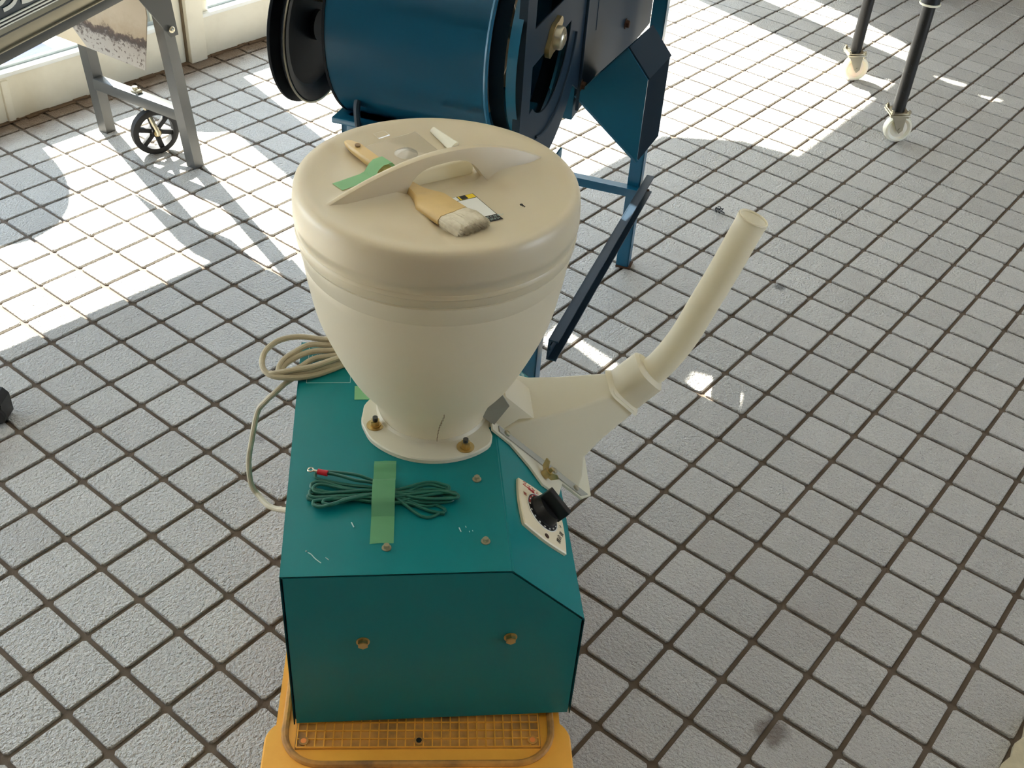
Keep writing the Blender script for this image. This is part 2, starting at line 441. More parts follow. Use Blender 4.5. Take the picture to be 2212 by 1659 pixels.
obj('tiles', (V2, [], F2), M['tile'], floor, smooth=0, kind='stuff')

# ------------------------------------------------------------------ setting: shop front and room
def structure(name, bm, m, label=None, smooth=35):
    o = obj(name, bm, m, None, smooth); o['kind'] = 'structure'
    if label: o['label'] = label
    return o
# left window: deep cream bottom rail, bead, pane
def window(name, y0, y1, rail_h, label):
    w = structure(name, box((XW - .04, (y0 + y1) / 2, rail_h / 2), (.08, y1 - y0, rail_h), bev=.002), M['frame'], label)
    part('sill_bead', box((XW - .012, (y0 + y1) / 2, rail_h + .004), (.03, y1 - y0, .012), bev=.002), M['white'], w)
    part('gasket', box((XW - .034, (y0 + y1) / 2, rail_h + .008), (.012, y1 - y0, .018), bev=.002), M['beadgrey'], w)
    part('glass_pane', box((XW - .045, (y0 + y1) / 2, 1.3), (.006, y1 - y0 - .01, 2.6 - 2 * rail_h)), M['glass'], w, smooth=0)
    for yy in (y0 + .02, y1 - .02):
        part('stile', box((XW - .042, yy, .66), (.06, .04, 1.06), bev=.002), M['frame'], w)
    return w
window('window_1', -3.4, .572, .128, 'cream framed shop window with deep bottom rail behind grey graded steel legs')
window('window_2', .675, 2.62, .128, 'cream framed shop window right of the door post')
window('window_3', 2.77, 5.2, .128, 'far shop window beyond the right post')
post = structure('trim_1', box((XW - .035, .645, .60), (.10, .062, 1.20), bev=.004), M['frame'], 'cream door post standing between the two windows')
part('post_strip', box((XW - .045, .590, .60), (.07, .044, 1.20), bev=.003), M['frame'], post)
part('post_seam', box((XW - .030, .613, .6), (.06, .004, 1.2)), M['seam'], post, smooth=0)
structure('trim_2', box((XW - .035, 2.695, 1.35), (.10, .15, 2.7), bev=.004), M['frame'])
structure('trim_3', box((XW - .02, .008, .06), (.055, .024, .12), bev=.006), M['frame'], 'vertical cream strip at the foot of the left window rail')
gr = bmesh.new()
yy = -2.3
while yy < 3.4:
    w = random.uniform(.02, .07); add_box(gr, (XW + .003 + random.uniform(-.004, .004), yy, random.uniform(.000, .003)), (random.uniform(.008, .02), w, random.uniform(.004, .009)), bev=.0015, seg=1); yy += w * random.uniform(.35, .9)
gro = obj('wall_foot_dirt', gr, M['grime'], floor, kind='stuff')
# blind added unseen over the upper glazing, gaps cut to shape the sun patches
WY = lambda L: [(y, z) for y, z in L]
outer = [(-3.4, 1.0), (1.2, .95), (1.597, .961), (1.788, 1.095), (1.863, 1.214), (2.426, 1.206), (2.6, 1.20), (2.93, 1.15), (2.99, .94), (3.0, .15), (5.2, .15), (5.2, 2.6), (-3.4, 2.6)]
holes = [
 [(.835, 1.45), (.858, 1.479), (.866, 1.5), (.869, 1.549), (.873, 1.565), (.863, 1.57), (.827, 1.579), (.798, 1.58), (.796, 1.552), (.786, 1.461), (.794, 1.456)],
 [(.693, 1.22), (.711, 1.35), (.681, 1.355), (.675, 1.24), (.623, 1.245), (.627, 1.228)],
 [(-.590, 1.113), (-.57, 1.126), (-.470, 1.276), (-.480, 1.284), (-.528, 1.232), (-.594, 1.127)],
 [(2.62, 1.245), (2.70, 1.300), (2.66, 1.315), (2.60, 1.29)],
 [(2.78, 1.254), (2.817, 1.335), (2.788, 1.331), (2.758, 1.27)],
 [(2.668, 1.325), (2.69, 1.40), (2.698, 1.517), (2.66, 1.52), (2.655, 1.40)],
 [(2.745, 1.345), (2.816, 1.429), (2.787, 1.425)],
]
BM_ = frame((XW, 0, 0), (0, 1, 0), (0, 0, 1), (1, 0, 0))
bl = obj('added_sun_mask', fill2d(outer, holes, .001, BM_), M['sun_mask'], smooth=0)
tag(bl, 'added unseen cloth blind drawn down over the upper shop window glass', 'sun_mask')
structure('wall_left', box((XW - .04, 1.0, 2.7), (.1, 8.6, .2)), M['wallpaint'], smooth=0)
structure('ceiling', box((1.0, 1.0, 2.83), (6.3, 8.8, .06)), M['ceil'], smooth=0)
structure('wall_back', box((1.0, 5.3, 1.4), (6.3, .1, 2.8)), M['wallpaint'], smooth=0)
b = fill2d([(-3.55, 0), (5.35, 0), (5.35, 2.8), (-3.55, 2.8)], [[(1.0, .02), (3.1, .02), (3.1, 2.3), (1.0, 2.3)]], .1, frame((4.1, 0, 0), (0, 1, 0), (0, 0, 1), (1, 0, 0)))  # opening added to brighten the right side of the room
structure('wall_right', b, M['wallpaint'], 'right wall with an opening added to let in fill light', smooth=0)
tag(obj('shade_box', box((.9, 3.75, .5), (3.6, .6, 1.0), bev=.006), M['wood_dark']), 'added unseen dark counter beyond the caster table, outside the picture at top right', 'shade_box')  # unseen box added to keep the far floor dark
structure('wall_front', box((1.0, -3.5, 1.4), (6.3, .1, 2.8)), M['wood_dark'], smooth=0)
structure('ground', join(box((-9, 1, -.06), (13.8, 30, .1)), box((10.2, 1, -.06), (12.0, 30, .1))), M['concrete'], 'bright concrete pavement outside the glass', smooth=0)
# corner of a plaster base at the lower right edge
bm = bmesh.new()
pl = [(.800, -.060), (.806, -.090), (.799, -.112), (.803, -.135), (.796, -.160), (.800, -.20), (.79, -.30), (1.2, -.30), (1.2, .12), (.84, .10), (.825, .02)]
add_prism(bm, pl, .012, Matrix.Translation((0, 0, -.003)))
structure('trim_4', bm, M['plaster'], 'rough beige plaster patch over tile edge at lower right corner')

# outside objects
tag(obj('door_mat', box((-2.52, .228, .0), (.36, .29, .014), bev=.004), M['mat']), 'blue mat on the pavement outside the left window', 'mat')
def add_shadow_dome(y, r, h, label):  # unseen round-topped shapes added to cast the dome shadows indoors
    t = thing('shadow_dome', label, 'shadow_dome', (-2.30, y, -.01), 0, 'added round shadow casters outside')
    pr = [(0, 0), (r * .96, 0), (r, .01), (r, h - r)] + [(r * math.cos(a), h - r + r * math.sin(a)) for a in (.2, .4, .6, .8, 1.0, 1.2, 1.4)] + [(0, h)]
    part('body', lathe(pr, 40), M['concrete'], t)
add_shadow_dome(-.125, .20, .555, 'added unseen round-topped bollard outside, its dome shadow at left edge of floor')
add_shadow_dome(.575, .19, .47, 'added unseen round-topped bollard outside, casting the dome shadow beside the post')

# ------------------------------------------------------------------ dolly
TM = math.radians(44.13); A0 = Vector((.0440547, -.8596248, .15))
ex = Vector((math.cos(TM), math.sin(TM), 0)); ey = Vector((-math.sin(TM), math.cos(TM), 0))
def m2w(x, y, z): return A0 + ex * x + ey * y + Vector((0, 0, z))
# dolly frame: turned 2.9 degrees clockwise; local origin = middle of the front edge on the floor
DR = TM - math.radians(2.6)
dol = thing('platform_dolly', 'orange plastic platform dolly under the teal rice mill', 'dolly', m2w(.163, -.035, -.15), DR)
DZ = .1413
part('deck', (lambda b: add_prism(b, rrect(.378, .66, .045, 8, 0, .28), .05, Matrix.Translation((0, 0, DZ - .052))))(bmesh.new()), M['orange'], dol)
def bumper(y0, s):
    b = bmesh.new()
    P = rrect(.405, .13, .03, 8, 0, y0)
    rings = [[Vector((x, y, DZ - .06)) for x, y in P], [Vector((x, y, DZ - .008)) for x, y in P], [Vector((x * .985, y0 + (y - y0) * .95, DZ + .000)) for x, y in P]]
    add_loft(b, rings); return b
part('bumper', bumper(-.022, 1), M['orange'], dol); part('bumper', bumper(.583, -1), M['orange'], dol)
# raised rounded ridge running round the deck
def ridge_path():
    P = rrect(.352, .60, .05, 8, .0, .273)
    return [Vector((x, y, DZ + .001)) for x, y in P]
rp = ridge_path()
part('ridge', tube(rp, .0048, 8, closed=True), M['orange_dirty'], dol)
part('deck_pad', box((.0, .273, DZ + .0006), (.322, .555, .003), bev=.001), M['orange_dirty'], dol, label='dirty recessed standing pad of the deck')
rb = bmesh.new(); nx = 27; st = .318 / nx
for i in range(nx + 1):
    x = -.159 + i * st
    for (y0, y1) in ((-.003, .05),): add_box(rb, (x, (y0 + y1) / 2, DZ + .0028), (.0016, y1 - y0, .0016))
for j in range(5): add_box(rb, (0, -.003 + j * st * 1.05, DZ + .0028), (.318, .0016, .0016))
part('anti_slip_ribs', rb, M['orange'], dol, kind='stuff', smooth=0)
for x in (-.150, .0, .150):
    b = cyl((x, .006, DZ + .0022), (x, .006, DZ + .0044), .0065, 20); part('bolt_boss', b, M['orange_dirty'], dol)
    part('bolt_hole', cyl((x, .006, DZ + .003), (x, .006, DZ + .0047), .0038, 16), M['black'] if x == 0 else mat('lit_hole', srgb(255, 150, 70), .6), dol)  # outer holes have light put into their orange colour
for x in (-.14, .14):
    for y in (.05, .51):
        c = bmesh.new(); add_box(c, (x, y, .086), (.06, .06, .006)); add_box(c, (x - .018, y, .058), (.003, .034, .056)); add_box(c, (x + .018, y, .058), (.003, .034, .056)); add_cyl(c, (x - .022, y, .036), (x + .022, y, .036), .005, 10)
        co = part('caster', c, M['steel'], dol)
        part('wheel', cyl((x - .013, y, .036), (x + .013, y, .036), .035, 24), M['rubber'], co)

# ------------------------------------------------------------------ rice mill
mill = thing('rice_mill', 'teal rice milling machine with big milky white hopper and spout, standing on orange dolly', 'rice mill', A0, TM)
W, H, D, CX, CZ = .3675, .288, .456, .272, .196
sec = [(0.0, 0), (W, 0), (W, CZ), (CX, H), (0.0, H)]
def xz(y): return frame((0, y, 0), (1, 0, 0), (0, 0, 1), (0, -1, 0))     # local x,z section; extruding goes to -y
bm = bmesh.new(); add_prism(bm, [(.002, .003), (W - .002, .003), (W - .002, CZ - .001), (CX - .001, H - .002), (.002, H - .002)], D - .012, xz(D - .006))
cab = part('cabinet', bm, M['darkblue'], mill)
# folded top cover: left side, top, chamfer, right side
b = solid([[(0, 0, 0.0), (0, D, 0.0), (0, D, H), (0, 0, H)], [(0, 0, H), (0, D, H), (CX, D, H), (CX, 0, H)], [(CX, 0, H), (CX, D, H), (W, D, CZ), (W, 0, CZ)], [(W, 0, CZ), (W, D, CZ), (W, D, 0), (W, 0, 0)]], .0016)
bmesh.ops.bevel(b, geom=[e for e in b.edges if abs((e.verts[0].co - e.verts[1].co).y) > .4], offset=.0018, segments=2, affect='EDGES')
cover = part('cover', b, M['teal'], mill)
part('front_panel', prism([(.0035, .002), (W - .0035, .002), (W - .0035, CZ - .0015), (CX - .0015, H - .0035), (.0035, H - .0035)], .004, xz(.0045)), M['teal'], mill)
part('back_panel', prism([(.0035, .002), (W - .0035, .002), (W - .0035, CZ - .0015), (CX - .0015, H - .0035), (.0035, H - .0035)], .004, xz(D - .0005)), M['teal'], mill)
for x, y in ((.025, .03), (.34, .03), (.025, .43), (.34, .43)):
    part('foot', cyl((x, y, -.0045), (x, y, .003), .014, 16), M['rubber'], mill)
for x, z in ((.0935, .1655), (.2766, .1647)):
    part('bolt', hexbolt(bmesh.new(), (x, .001, z), (0, -1, 0), .0068, .0058, .0085), M['brass'], mill)
for x, y in ((.2395, .157), (.2428, .0481), (.1235, .0414)):
    part('screw', hexbolt(bmesh.new(), (x, y, H), (0, 0, 1), .0038, .0045, .0058), M['steel'], mill)
# scratches in the paint
sb = bmesh.new()
def scratch(pts, w):
    pts = [Vector((p[0], p[1], H + .0004)) for p in pts]
    add_tube(sb, smooth_path(pts, 3), w, 5)
scratch([(.031, .037), (.035, .034), (.040, .027), (.047, .020)], .0006); scratch([(.052, .0285), (.056, .0245)], .0005); scratch([(.081, .085), (.084, .077)], .0008)
scratch([(.212, .072), (.214, .065)], .0008); scratch([(.224, .066), (.2245, .064)], .0005); scratch([(.228, .067), (.2285, .0655)], .0005); scratch([(.220, .0745), (.2205, .072)], .0005)
scratch([(.0285, .0395), (.0292, .0388)], .0013)
part('paint_scratches', sb, M['print'], mill, kind='stuff')

# --- hopper (axis HX, HY)
HX, HY = .1874, .2947
def bowl_r(z):
    ks = [.300, .33, .37, .42, .47, .52, .555]; rs = [.074, .0833, .1092, .132, .1498, .1591, .1637]
    # smooth interpolation through the knots
    for i in range(len(ks) - 1):
        if z <= ks[i + 1] or i == len(ks) - 2:
            t = (z - ks[i]) / (ks[i + 1] - ks[i])
            def sl(j):
                if j <= 0: return (rs[1] - rs[0]) / (ks[1] - ks[0]) * .8
                if j >= len(ks) - 1: return (rs[-1] - rs[-2]) / (ks[-1] - ks[-2])
                return (rs[j + 1] - rs[j - 1]) / (ks[j + 1] - ks[j - 1])
            h = ks[i + 1] - ks[i]; a = sl(i) * h; c = sl(i + 1) * h
            return (2 * t ** 3 - 3 * t * t + 1) * rs[i] + (t ** 3 - 2 * t * t + t) * a + (-2 * t ** 3 + 3 * t * t) * rs[i + 1] + (t ** 3 - t * t) * c
prof = [(.074, .294), (.0725, .298)]
z = .302
while z < .5475: prof.append((bowl_r(z), z)); z += .008
prof += [(.1616, .5475), (.1630, .5495), (.1632, .556), (.1652, .560), (.1655, .5715), (.163, .574)]
inner = [(r - .004, z) for r, z in prof[::-1][2:]]
hop = part('hopper', lathe(prof, 96, (HX, HY, 0)), M['plastic'], mill)
seam = bmesh.new()
for k in range(14):
    zz = .294 + k * .009; a = math.radians(-88 + 4 * k / 14); r = bowl_r(max(zz, .3)) + .0004 if zz > .302 else .0746
    if k < 10: add_box(seam, (HX + r * math.cos(a), HY + r * math.sin(a), zz), (.0008, .0008, .0095))
part('mould_seam', seam, M['stain'], hop)
# flange with four bolt ears
fl = []
FT = [(130, .079), (145, .080), (160, .086), (180, .0945), (200, .1015), (220, .1055), (258, .107), (300, .1075), (312, .107), (320, .102), (326, .092), (333, .082), (345, .079), (370, .079)]
def ft(a):
    for (a0, r0), (a1, r1) in zip(FT, FT[1:]):
        if a0 <= a <= a1: t = (a - a0) / (a1 - a0); t = t * t * (3 - 2 * t); return r0 + (r1 - r0) * t
    return .079
for k in range(96):
    d = 360 * k / 96; r = max(ft(d), ft(d + 360), ft((d + 180) % 360), ft((d + 180) % 360 + 360)); a = math.radians(d)
    fl.append((HX + r * math.cos(a), HY + r * math.sin(a)))
fb = bmesh.new()
rings = [[Vector((x, y, H + .0005)) for x, y in fl], [Vector((x, y, H + .006)) for x, y in fl], [Vector((HX + (x - HX) * .985, HY + (y - HY) * .985, H + .0075)) for x, y in fl]]
cir = lambda r, z: [Vector((HX + r * math.cos(2 * PI * k / 96), HY + r * math.sin(2 * PI * k / 96), z)) for k in range(96)]
rings += [cir(.083, H + .0075), cir(.077, H + .0090), cir(.0745, H + .013)]
add_loft(fb, rings, True, True)
part('flange', fb, M['plastic2'], hop)
for bx, by in ((.1093, .2578), (.2277, .2115), (.2655, .3316), (.147, .378)):
    b = bmesh.new(); c = (bx, by, H + .0072)
    add_cyl(b, c, (bx, by, H + .0086), .0118, 28); add_cyl(b, (bx, by, H + .0086), (bx, by, H + .0102), .0075, 18); add_cyl(b, (bx, by, H + .0102), (bx, by, H + .0168), .0062, 6)
    bo = part('flange_bolt', b, M['brass'], hop)
    part('stud', cyl((bx, by, H + .0168), (bx, by, H + .0215), .0036, 14), M['steel'], bo) if False else add_cyl
    sb2 = obj('stud', cyl((bx, by, H + .0160), (bx, by, H + .0220), .0036, 14), M['darkgrey'], bo)
# --- chamfer frame: T down the slope, N outward
T = Vector((.7194, 0, -.6946)); N = Vector((.6946, 0, .7194)); CO = Vector((.272, 0, .288))
def ch(t, y, n): return CO + T * t + N * n + Vector((0, y, 0))
def chM(t=0, y=0, n=0): return frame(ch(t, y, n), T, (0, 1, 0), N)
# dial plate
dp = []
def bulge(p, q, s, n=8):
    p, q = Vector(p), Vector(q); d = (q - p); nn = Vector((d.y, -d.x)).normalized()
    return [tuple(p + d * (k / n) + nn * s * math.sin(PI * k / n)) for k in range(n)]
c4 = [(.029, .094), (.111, .0915), (.112, .178), (.030, .178)]
for i in range(4): dp += bulge(c4[i], c4[(i + 1) % 4], .0035)
b = bmesh.new(); add_loft(b, [[ch(t, y, .0003) for t, y in dp], [ch(t, y, .0042) for t, y in dp], [ch(.070 + (t - .070) * .965, .135 + (y - .135) * .965, .0055) for t, y in dp]])
dial = part('dial_plate', b, M['cream'], mill)
kc = (.070, .139)
part('dial_ring', cyl(ch(*kc, .005), ch(*kc, .0062), .0285, 40), M['blackprint'], dial)
ring_w = bmesh.new()
add_tube(ring_w, [ch(kc[0] + .0288 * math.cos(a), kc[1] + .0288 * math.sin(a), .0060) for a in [2 * PI * k / 48 for k in range(48)]], .0007, 5, closed=True)
part('dial_border', ring_w, M['white'], dial)
rd = [(0, 0)] + [(.027 * math.cos(math.radians(a)), .027 * math.sin(math.radians(a))) for a in range(95, 176, 8)]
part('red_sector', prism(rd, .0006, chM(kc[0], kc[1], .0060)), M['redprint'], dial)
tk = bmesh.new()
for k in range(16):
    a = 2 * PI * k / 16
    add_cyl(tk, ch(kc[0] + .0252 * math.cos(a), kc[1] + .0252 * math.sin(a), .0062), ch(kc[0] + .0252 * math.cos(a), kc[1] + .0252 * math.sin(a), .0070), .0014, 8)
part('dial_numbers', tk, M['white'], dial)
kb = bmesh.new()
add_cyl(kb, ch(*kc, .0062), ch(*kc, .0085), .0245, 40); add_cyl(kb, ch(*kc, .0085), ch(*kc, .021), .0225, 40, r2=.0195)
knob = part('dial_knob', kb, M['black'], dial)
RK = frame(ch(*kc, .033), T * math.cos(math.radians(-32)) + Vector((0, 1, 0)) * math.sin(math.radians(-32)), -T * math.sin(math.radians(-32)) + Vector((0, 1, 0)) * math.cos(math.radians(-32)), N)
b = bmesh.new(); add_box(b, (.001, 0, -.006), (.041, .013, .020), bev=.0012); b.transform(RK)
join_me = bpy.data.meshes.new('kn'); b.to_mesh(join_me); b.free(); bb = bmesh.new(); bb.from_mesh(knob.data); bb.from_mesh(join_me); bb.to_mesh(knob.data); bb.free()
# print on the dial plate (reads up the slope: x of the text along +y rotated)
def dial_text(s, size, t, y, rot, m, name='lettering', align='LEFT'):
    ca, sa = math.cos(math.radians(rot)), math.sin(math.radians(rot)); Y = Vector((0, 1, 0))
    part(name, text_bm(s, size, frame(ch(t, y, .0058), T * ca + Y * sa, -T * sa + Y * ca, N), align), m, dial, smooth=0)
dial_text('\u30c0\u30a4\u30e4\u30eb', .0085, .036, .1712, -6, M['redprint']); dial_text('\u8abf\u7bc0', .0065, .046, .1665, -6, M['redprint'])
b = bmesh.new(); add_tube(b, smooth_path([ch(.036, .1690, .0058), ch(.05, .1683, .0058), ch(.066, .1652, .0058)], 5), .0005, 5); part('lettering', b, M['redprint'], dial)
dial_text('\u5f31', .006, .035, .150, 0, M['redprint'])
dial_text('\u7cbe\u767d', .0085, .098, .1005, 70, M['blackprint']); dial_text('\u5f37', .0085, .1065, .118, 70, M['blackprint']); dial_text('\u2192', .008, .1065, .132, 70, M['blackprint'])
for t, y in ((.0785, .1716), (.072, .0985)):
    part('plate_screw', cyl(ch(t, y, .0045), ch(t, y, .0062), .0038, 16), M['rust'], dial)
# --- outlet hood on the chamfer
hp = [(-.012, .242), (.024, .240), (.060, .222), (.084, .203), (.118, .206), (.131, .238), (.175, .238), (.200, .262), (.206, .352), (.18, .40), (-.012, .40)]
b = bmesh.new(); add_loft(b, [[ch(t, y, .0012) for t, y in hp], [ch(t, y, .0045) for t, y in hp]])
hood = part('outlet_flange', b, M['plastic2'], mill)
b = bmesh.new(); add_loft(b, [[ch(t, y, .0048) for t, y in [(.0, .246), (.128, .242), (.172, .241), (.190, .256), (.0, .258)]], [ch(t, y, .0064) for t, y in [(.0, .246), (.128, .242), (.172, .241), (.190, .256), (.0, .258)]]])
part('metal_strip', b, M['palegrey'], hood)
def hrect(t0, t1, y0, y1, n, r=.004):
    P = rrect(t1 - t0, y1 - y0, r, 3, (t0 + t1) / 2, (y0 + y1) / 2); return [ch(t, y, n) for t, y in P]
b = bmesh.new()
add_loft(b, [hrect(.012, .172, .259, .385, .0045), hrect(.016, .162, .261, .378, .020), hrect(.034, .140, .266, .362, .042), hrect(.060, .140, .276, .356, .075), hrect(.104, .153, .297, .350, .135, .008)], True, True)
part('outlet_hood', b, M['plastic2'], hood)
b = bmesh.new(); add_loft(b, [hrect(-.030, .014, .262, .33, .004), hrect(-.030, .016, .262, .33, .030), hrect(-.024, .034, .268, .335, .042)])
part('hood_shoulder', b, M['plastic2'], hood)
b = bmesh.new(); add_loft(b, [[ch(t, y, n) for t, y, n in [(-.036, .258, .002), (-.008, .254, .003), (-.016, .256, .040), (-.034, .262, .044)]], [ch(t, y, n) for t, y, n in [(-.036, .2605, .002), (-.008, .2565, .003), (-.016, .2585, .040), (-.034, .2645, .044)]]])
part('shoulder_bracket', b, M['palegrey'], hood)
part('shutter_tab', box(ch(-.008, .345, .050), (.022, .003, .016), rot=chM().to_3x3()), mat('orange_print', srgb(255, 130, 84), .5), hood)
part('fin', prism([(.150, .004), (.200, .004), (.196, .03), (.172, .052), (.150, .05)], .003, frame(ch(0, .353, 0), T, N, (0, 1, 0))), M['plastic2'], hood)
for t, y in ((.015, .252), (.113, .249), (.160, .247)):
    part('screw', lathe([(0, .0045), (.0022, .0042), (.0042, .003), (.0046, .0006), (.0046, 0)], 16), M['steel'], hood, loc=ch(t, y, .0062), rot=N.to_track_quat('Z', 'Y').to_euler())
wb = bmesh.new(); wc = ch(.090, .226, .0045)
add_cyl(wb, wc, wc + N * .010, .0068, 14); add_cyl(wb, wc + N * .010, wc + N * .016, .0032, 12)
for s in (-1, 1):
    dvec = (T * .55 + Vector((0, 1, 0)) * -.83).normalized()
    Mw = frame(wc + N * .005 + dvec * s * .0085, dvec, N.cross(dvec), N)
    bq = bmesh.new(); add_prism(bq, [(-.0060, -.001), (.0055, .004), (.0105, .0145), (.0040, .0155), (-.004, .008)] if s > 0 else [(.0060, -.001), (-.0055, .004), (-.0105, .0145), (-.0040, .0155), (.004, .008)], .0030, frame(wc + N * .002 + dvec * s * .007 + N.cross(dvec) * .0011, dvec, N, -N.cross(dvec)))
    wb = join(wb, bq)
part('wing_nut', wb, M['brass'], hood)
b = bmesh.new(); add_loft(b, [hrect(.098, .159, .292, .356, .132, .012), hrect(.1065, .161, .303, .362, .137, .016), hrect(.1075, .161, .304, .365, .180, .018), hrect(.111, .158, .310, .361, .184, .018)])
part('collar', b, M['plastic2'], hood)
pts = smooth_path([(.468, .335, .296), (.482, .335, .309), (.498, .335, .322), (.516, .335, .346), (.536, .335, .386), (.552, .335, .433), (.572, .335, .492), (.588, .335, .545), (.5965, .335, .5725)], 6)
b = bmesh.new(); add_tube(b, pts, lambda s: .0205 + (.0006 if s > .97 else 0), 36, cap=False); n0 = len(pts)
add_tube(b, [pts[-1] + (pts[-1] - pts[-2]).normalized() * .0004 + q for q in [(lambda a, u, w: u * math.cos(a) * .0196 + w * math.sin(a) * .0196)(2 * PI * k / 36, (pts[-1] - pts[-2]).normalized().orthogonal().normalized(), (pts[-1] - pts[-2]).normalized().cross((pts[-1] - pts[-2]).normalized().orthogonal().normalized())) for k in range(36)]], .0016, 6, closed=True)
part('spout_pipe', b, M['plastic2'], hood)
# printed cautions on the cover
def top_text(lines, x0, y0, size, dx, parent):
    for k, s in enumerate(lines):
        for q, c in enumerate(s):
            pass
    bms = []
    for k, s in enumerate(lines):
        bms.append(text_bm('\n'.join(s), size, frame((x0 + k * dx, y0, H + .0003), (1, 0, 0), (0, 1, 0), (0, 0, 1))))
    return part('lettering', join(*bms), M['print'], parent, smooth=0)
cap = ['\u6ce8\u610f\u3057\u3066\u304f\u3060\u3055\u3044', '\u4e8b\u6545\u306e\u539f\u56e0\u306b\u306a\u308a\u307e\u3059', '\u904b\u8ee2\u4e2d\u306f\u958b\u3051\u306a\u3044', '\u96fb\u6e90\u3092\u5207\u308b', '\u3057\u30e2\u30fc\u30bf\u30fc\u306f', '\u96fb\u5727\u78ba\u8a8d', '\u30b3\u30f3\u30bb\u30f3\u30c8\u3092', '\u5fc5\u305a\u629c\u3044\u3066', '\u3066\u304f\u3060\u3055\u3044', '\u3057\u30e2\u30fc\u30bf\u30fc']
top_text([c[:9] for c in cap], .0155, .4335, .0072, .0058, cover)
bb = bmesh.new()
for p, q in (((.0125, .3595), (.0735, .3595)), ((.0735, .3595), (.0735, .443)), ((.0735, .443), (.0125, .443)), ((.0125, .443), (.0125, .3595))):
    add_box(bb, ((p[0] + q[0]) / 2, (p[1] + q[1]) / 2, H + .0003), (max(abs(p[0] - q[0]), .0007), max(abs(p[1] - q[1]), .0007), .0003))
part('print_border', bb, M['print'], cover, smooth=0)
bms = [text_bm('\u7cbe\u767d\u5ea6\u8abf\u7bc0\n\u30c0\u30a4\u30e4\u30eb\u3092\n\u56de\u3059\u3068\u304d\u306f', .0085, frame(ch(.040 + .02 * k, .452, .0003), (0, -1, 0), T, N)) for k in (0, 2)]
part('lettering', join(*bms), M['print'], cover, smooth=0)

# --- lid
lid = part('lid', lathe([(0, .0), (.001, 0)], 8), M['lidplastic'], mill)   # replaced below
NR = [0] + [.004 * k for k in range(1, 37)] + [.1475, .151, .157, .1615, .165, .1677, .1695, .1708, .1714]
def lid_z(r, a):
    x, y = r * math.cos(a), r * math.sin(a)
    if r <= .151: zt = .6415 + .0045 * max(0, (r - .118) / .033) ** 1.5 if r > .118 else .6415
    else: zt = {.157: .6470, .1615: .6468, .165: .6455, .1677: .6425, .1695: .637, .1708: .628, .1714: .612}[r]
    # hand trough running across under the handle
    ca, sa = math.cos(math.radians(-62)), math.sin(math.radians(-62))
    s = x * ca + y * sa; w = -x * sa + y * ca
    wl0 = -.038 - .17 * max(-.015, s); f = 1 / (1 + math.exp(max(-50, min(50, (wl0 - w) / .0018)))) * 1 / (1 + math.exp(max(-50, min(50, (w - .066) / (.006 if s > 0 else .0025))))); g = 1 / (1 + math.exp((abs(s) - .118) / .010))
    if r < .15: zt -= .0115 * f * g * (1 - .8 * min(1, abs(s) / .125))
    # low swelling at the foot of the handle ridge
    ch_, sh_ = math.cos(math.radians(26)), math.sin(math.radians(26)); d = abs(-x * sh_ + y * ch_); e = x * ch_ + y * sh_
    if r < .15 and abs(e - .004) > .05: zt += .013 * math.exp(-(d / .013) ** 2) * max(0, 1 - (e / .145) ** 2) * min(1, (abs(e - .004) - .05) / .012)
    return zt
bm = bmesh.new(); n = 256; R_ = []
for r in NR:
    R_.append([bm.verts.new((HX, HY, lid_z(0, 0)))] if r == 0 else [bm.verts.new((HX + r * math.cos(2 * PI * k / n), HY + r * math.sin(2 * PI * k / n), lid_z(r, 2 * PI * k / n))) for k in range(n)])
for r, z in ((.1714, .6050), (.1698, .6030), (.1694, .5935), (.1702, .5925), (.1702, .5875), (.1690, .5862), (.1690, .578), (.1676, .5755), (.1662, .5755), (.1662, .600)):
    R_.append([bm.verts.new((HX + r * math.cos(2 * PI * k / n), HY + r * math.sin(2 * PI * k / n), z)) for k in range(n)])
for A, B in zip(R_, R_[1:]):
    for k in range(n):
        k2 = (k + 1) % n
        if len(A) == 1: bm.faces.new((A[0], B[k], B[k2]))
        else: bm.faces.new((A[k], A[k2], B[k2], B[k]))
bmesh.ops.recalc_face_normals(bm, faces=bm.faces[:]); bm.to_mesh(lid.data); bm.free()
lid.data.polygons.foreach_set('use_smooth', [True] * len(lid.data.polygons)); lid.data.set_sharp_from_angle(angle=math.radians(40))
# arched handle ridge with a hand opening under it
ang = math.radians(26); hu = Vector((math.cos(ang), math.sin(ang), 0)); hv = Vector((-math.sin(ang), math.cos(ang), 0)); hc = Vector((HX, HY, 0))
bm = bmesh.new(); rings = []
NS = 48
for k in range(NS + 1):
    s = -.148 + .296 * k / NS; q = s / .148
    top = .6425 + .039 * max(0, 1 - q * q) ** 1.0 * (1 + .18 * q)
    op = max(0, 1 - (abs(s - .004) / .056) ** 4); bot = .634 + (top - .0135 - .634) * op if abs(s - .004) < .056 else .634
    w = .0042 + .0022 * max(0, 1 - abs(q)); wb_ = w + .008 * (1 - op)
    sec_ = [(-wb_, bot), (-w * 1.05, top - .005), (-w * .75, top - .0012), (0, top), (w * .75, top - .0012), (w * 1.05, top - .005), (wb_, bot)]
    rings.append([hc + hu * s + hv * a + Vector((0, 0, z)) for a, z in sec_])
add_loft(bm, rings); part('handle', bm, M['lidplastic'], lid, smooth=45)
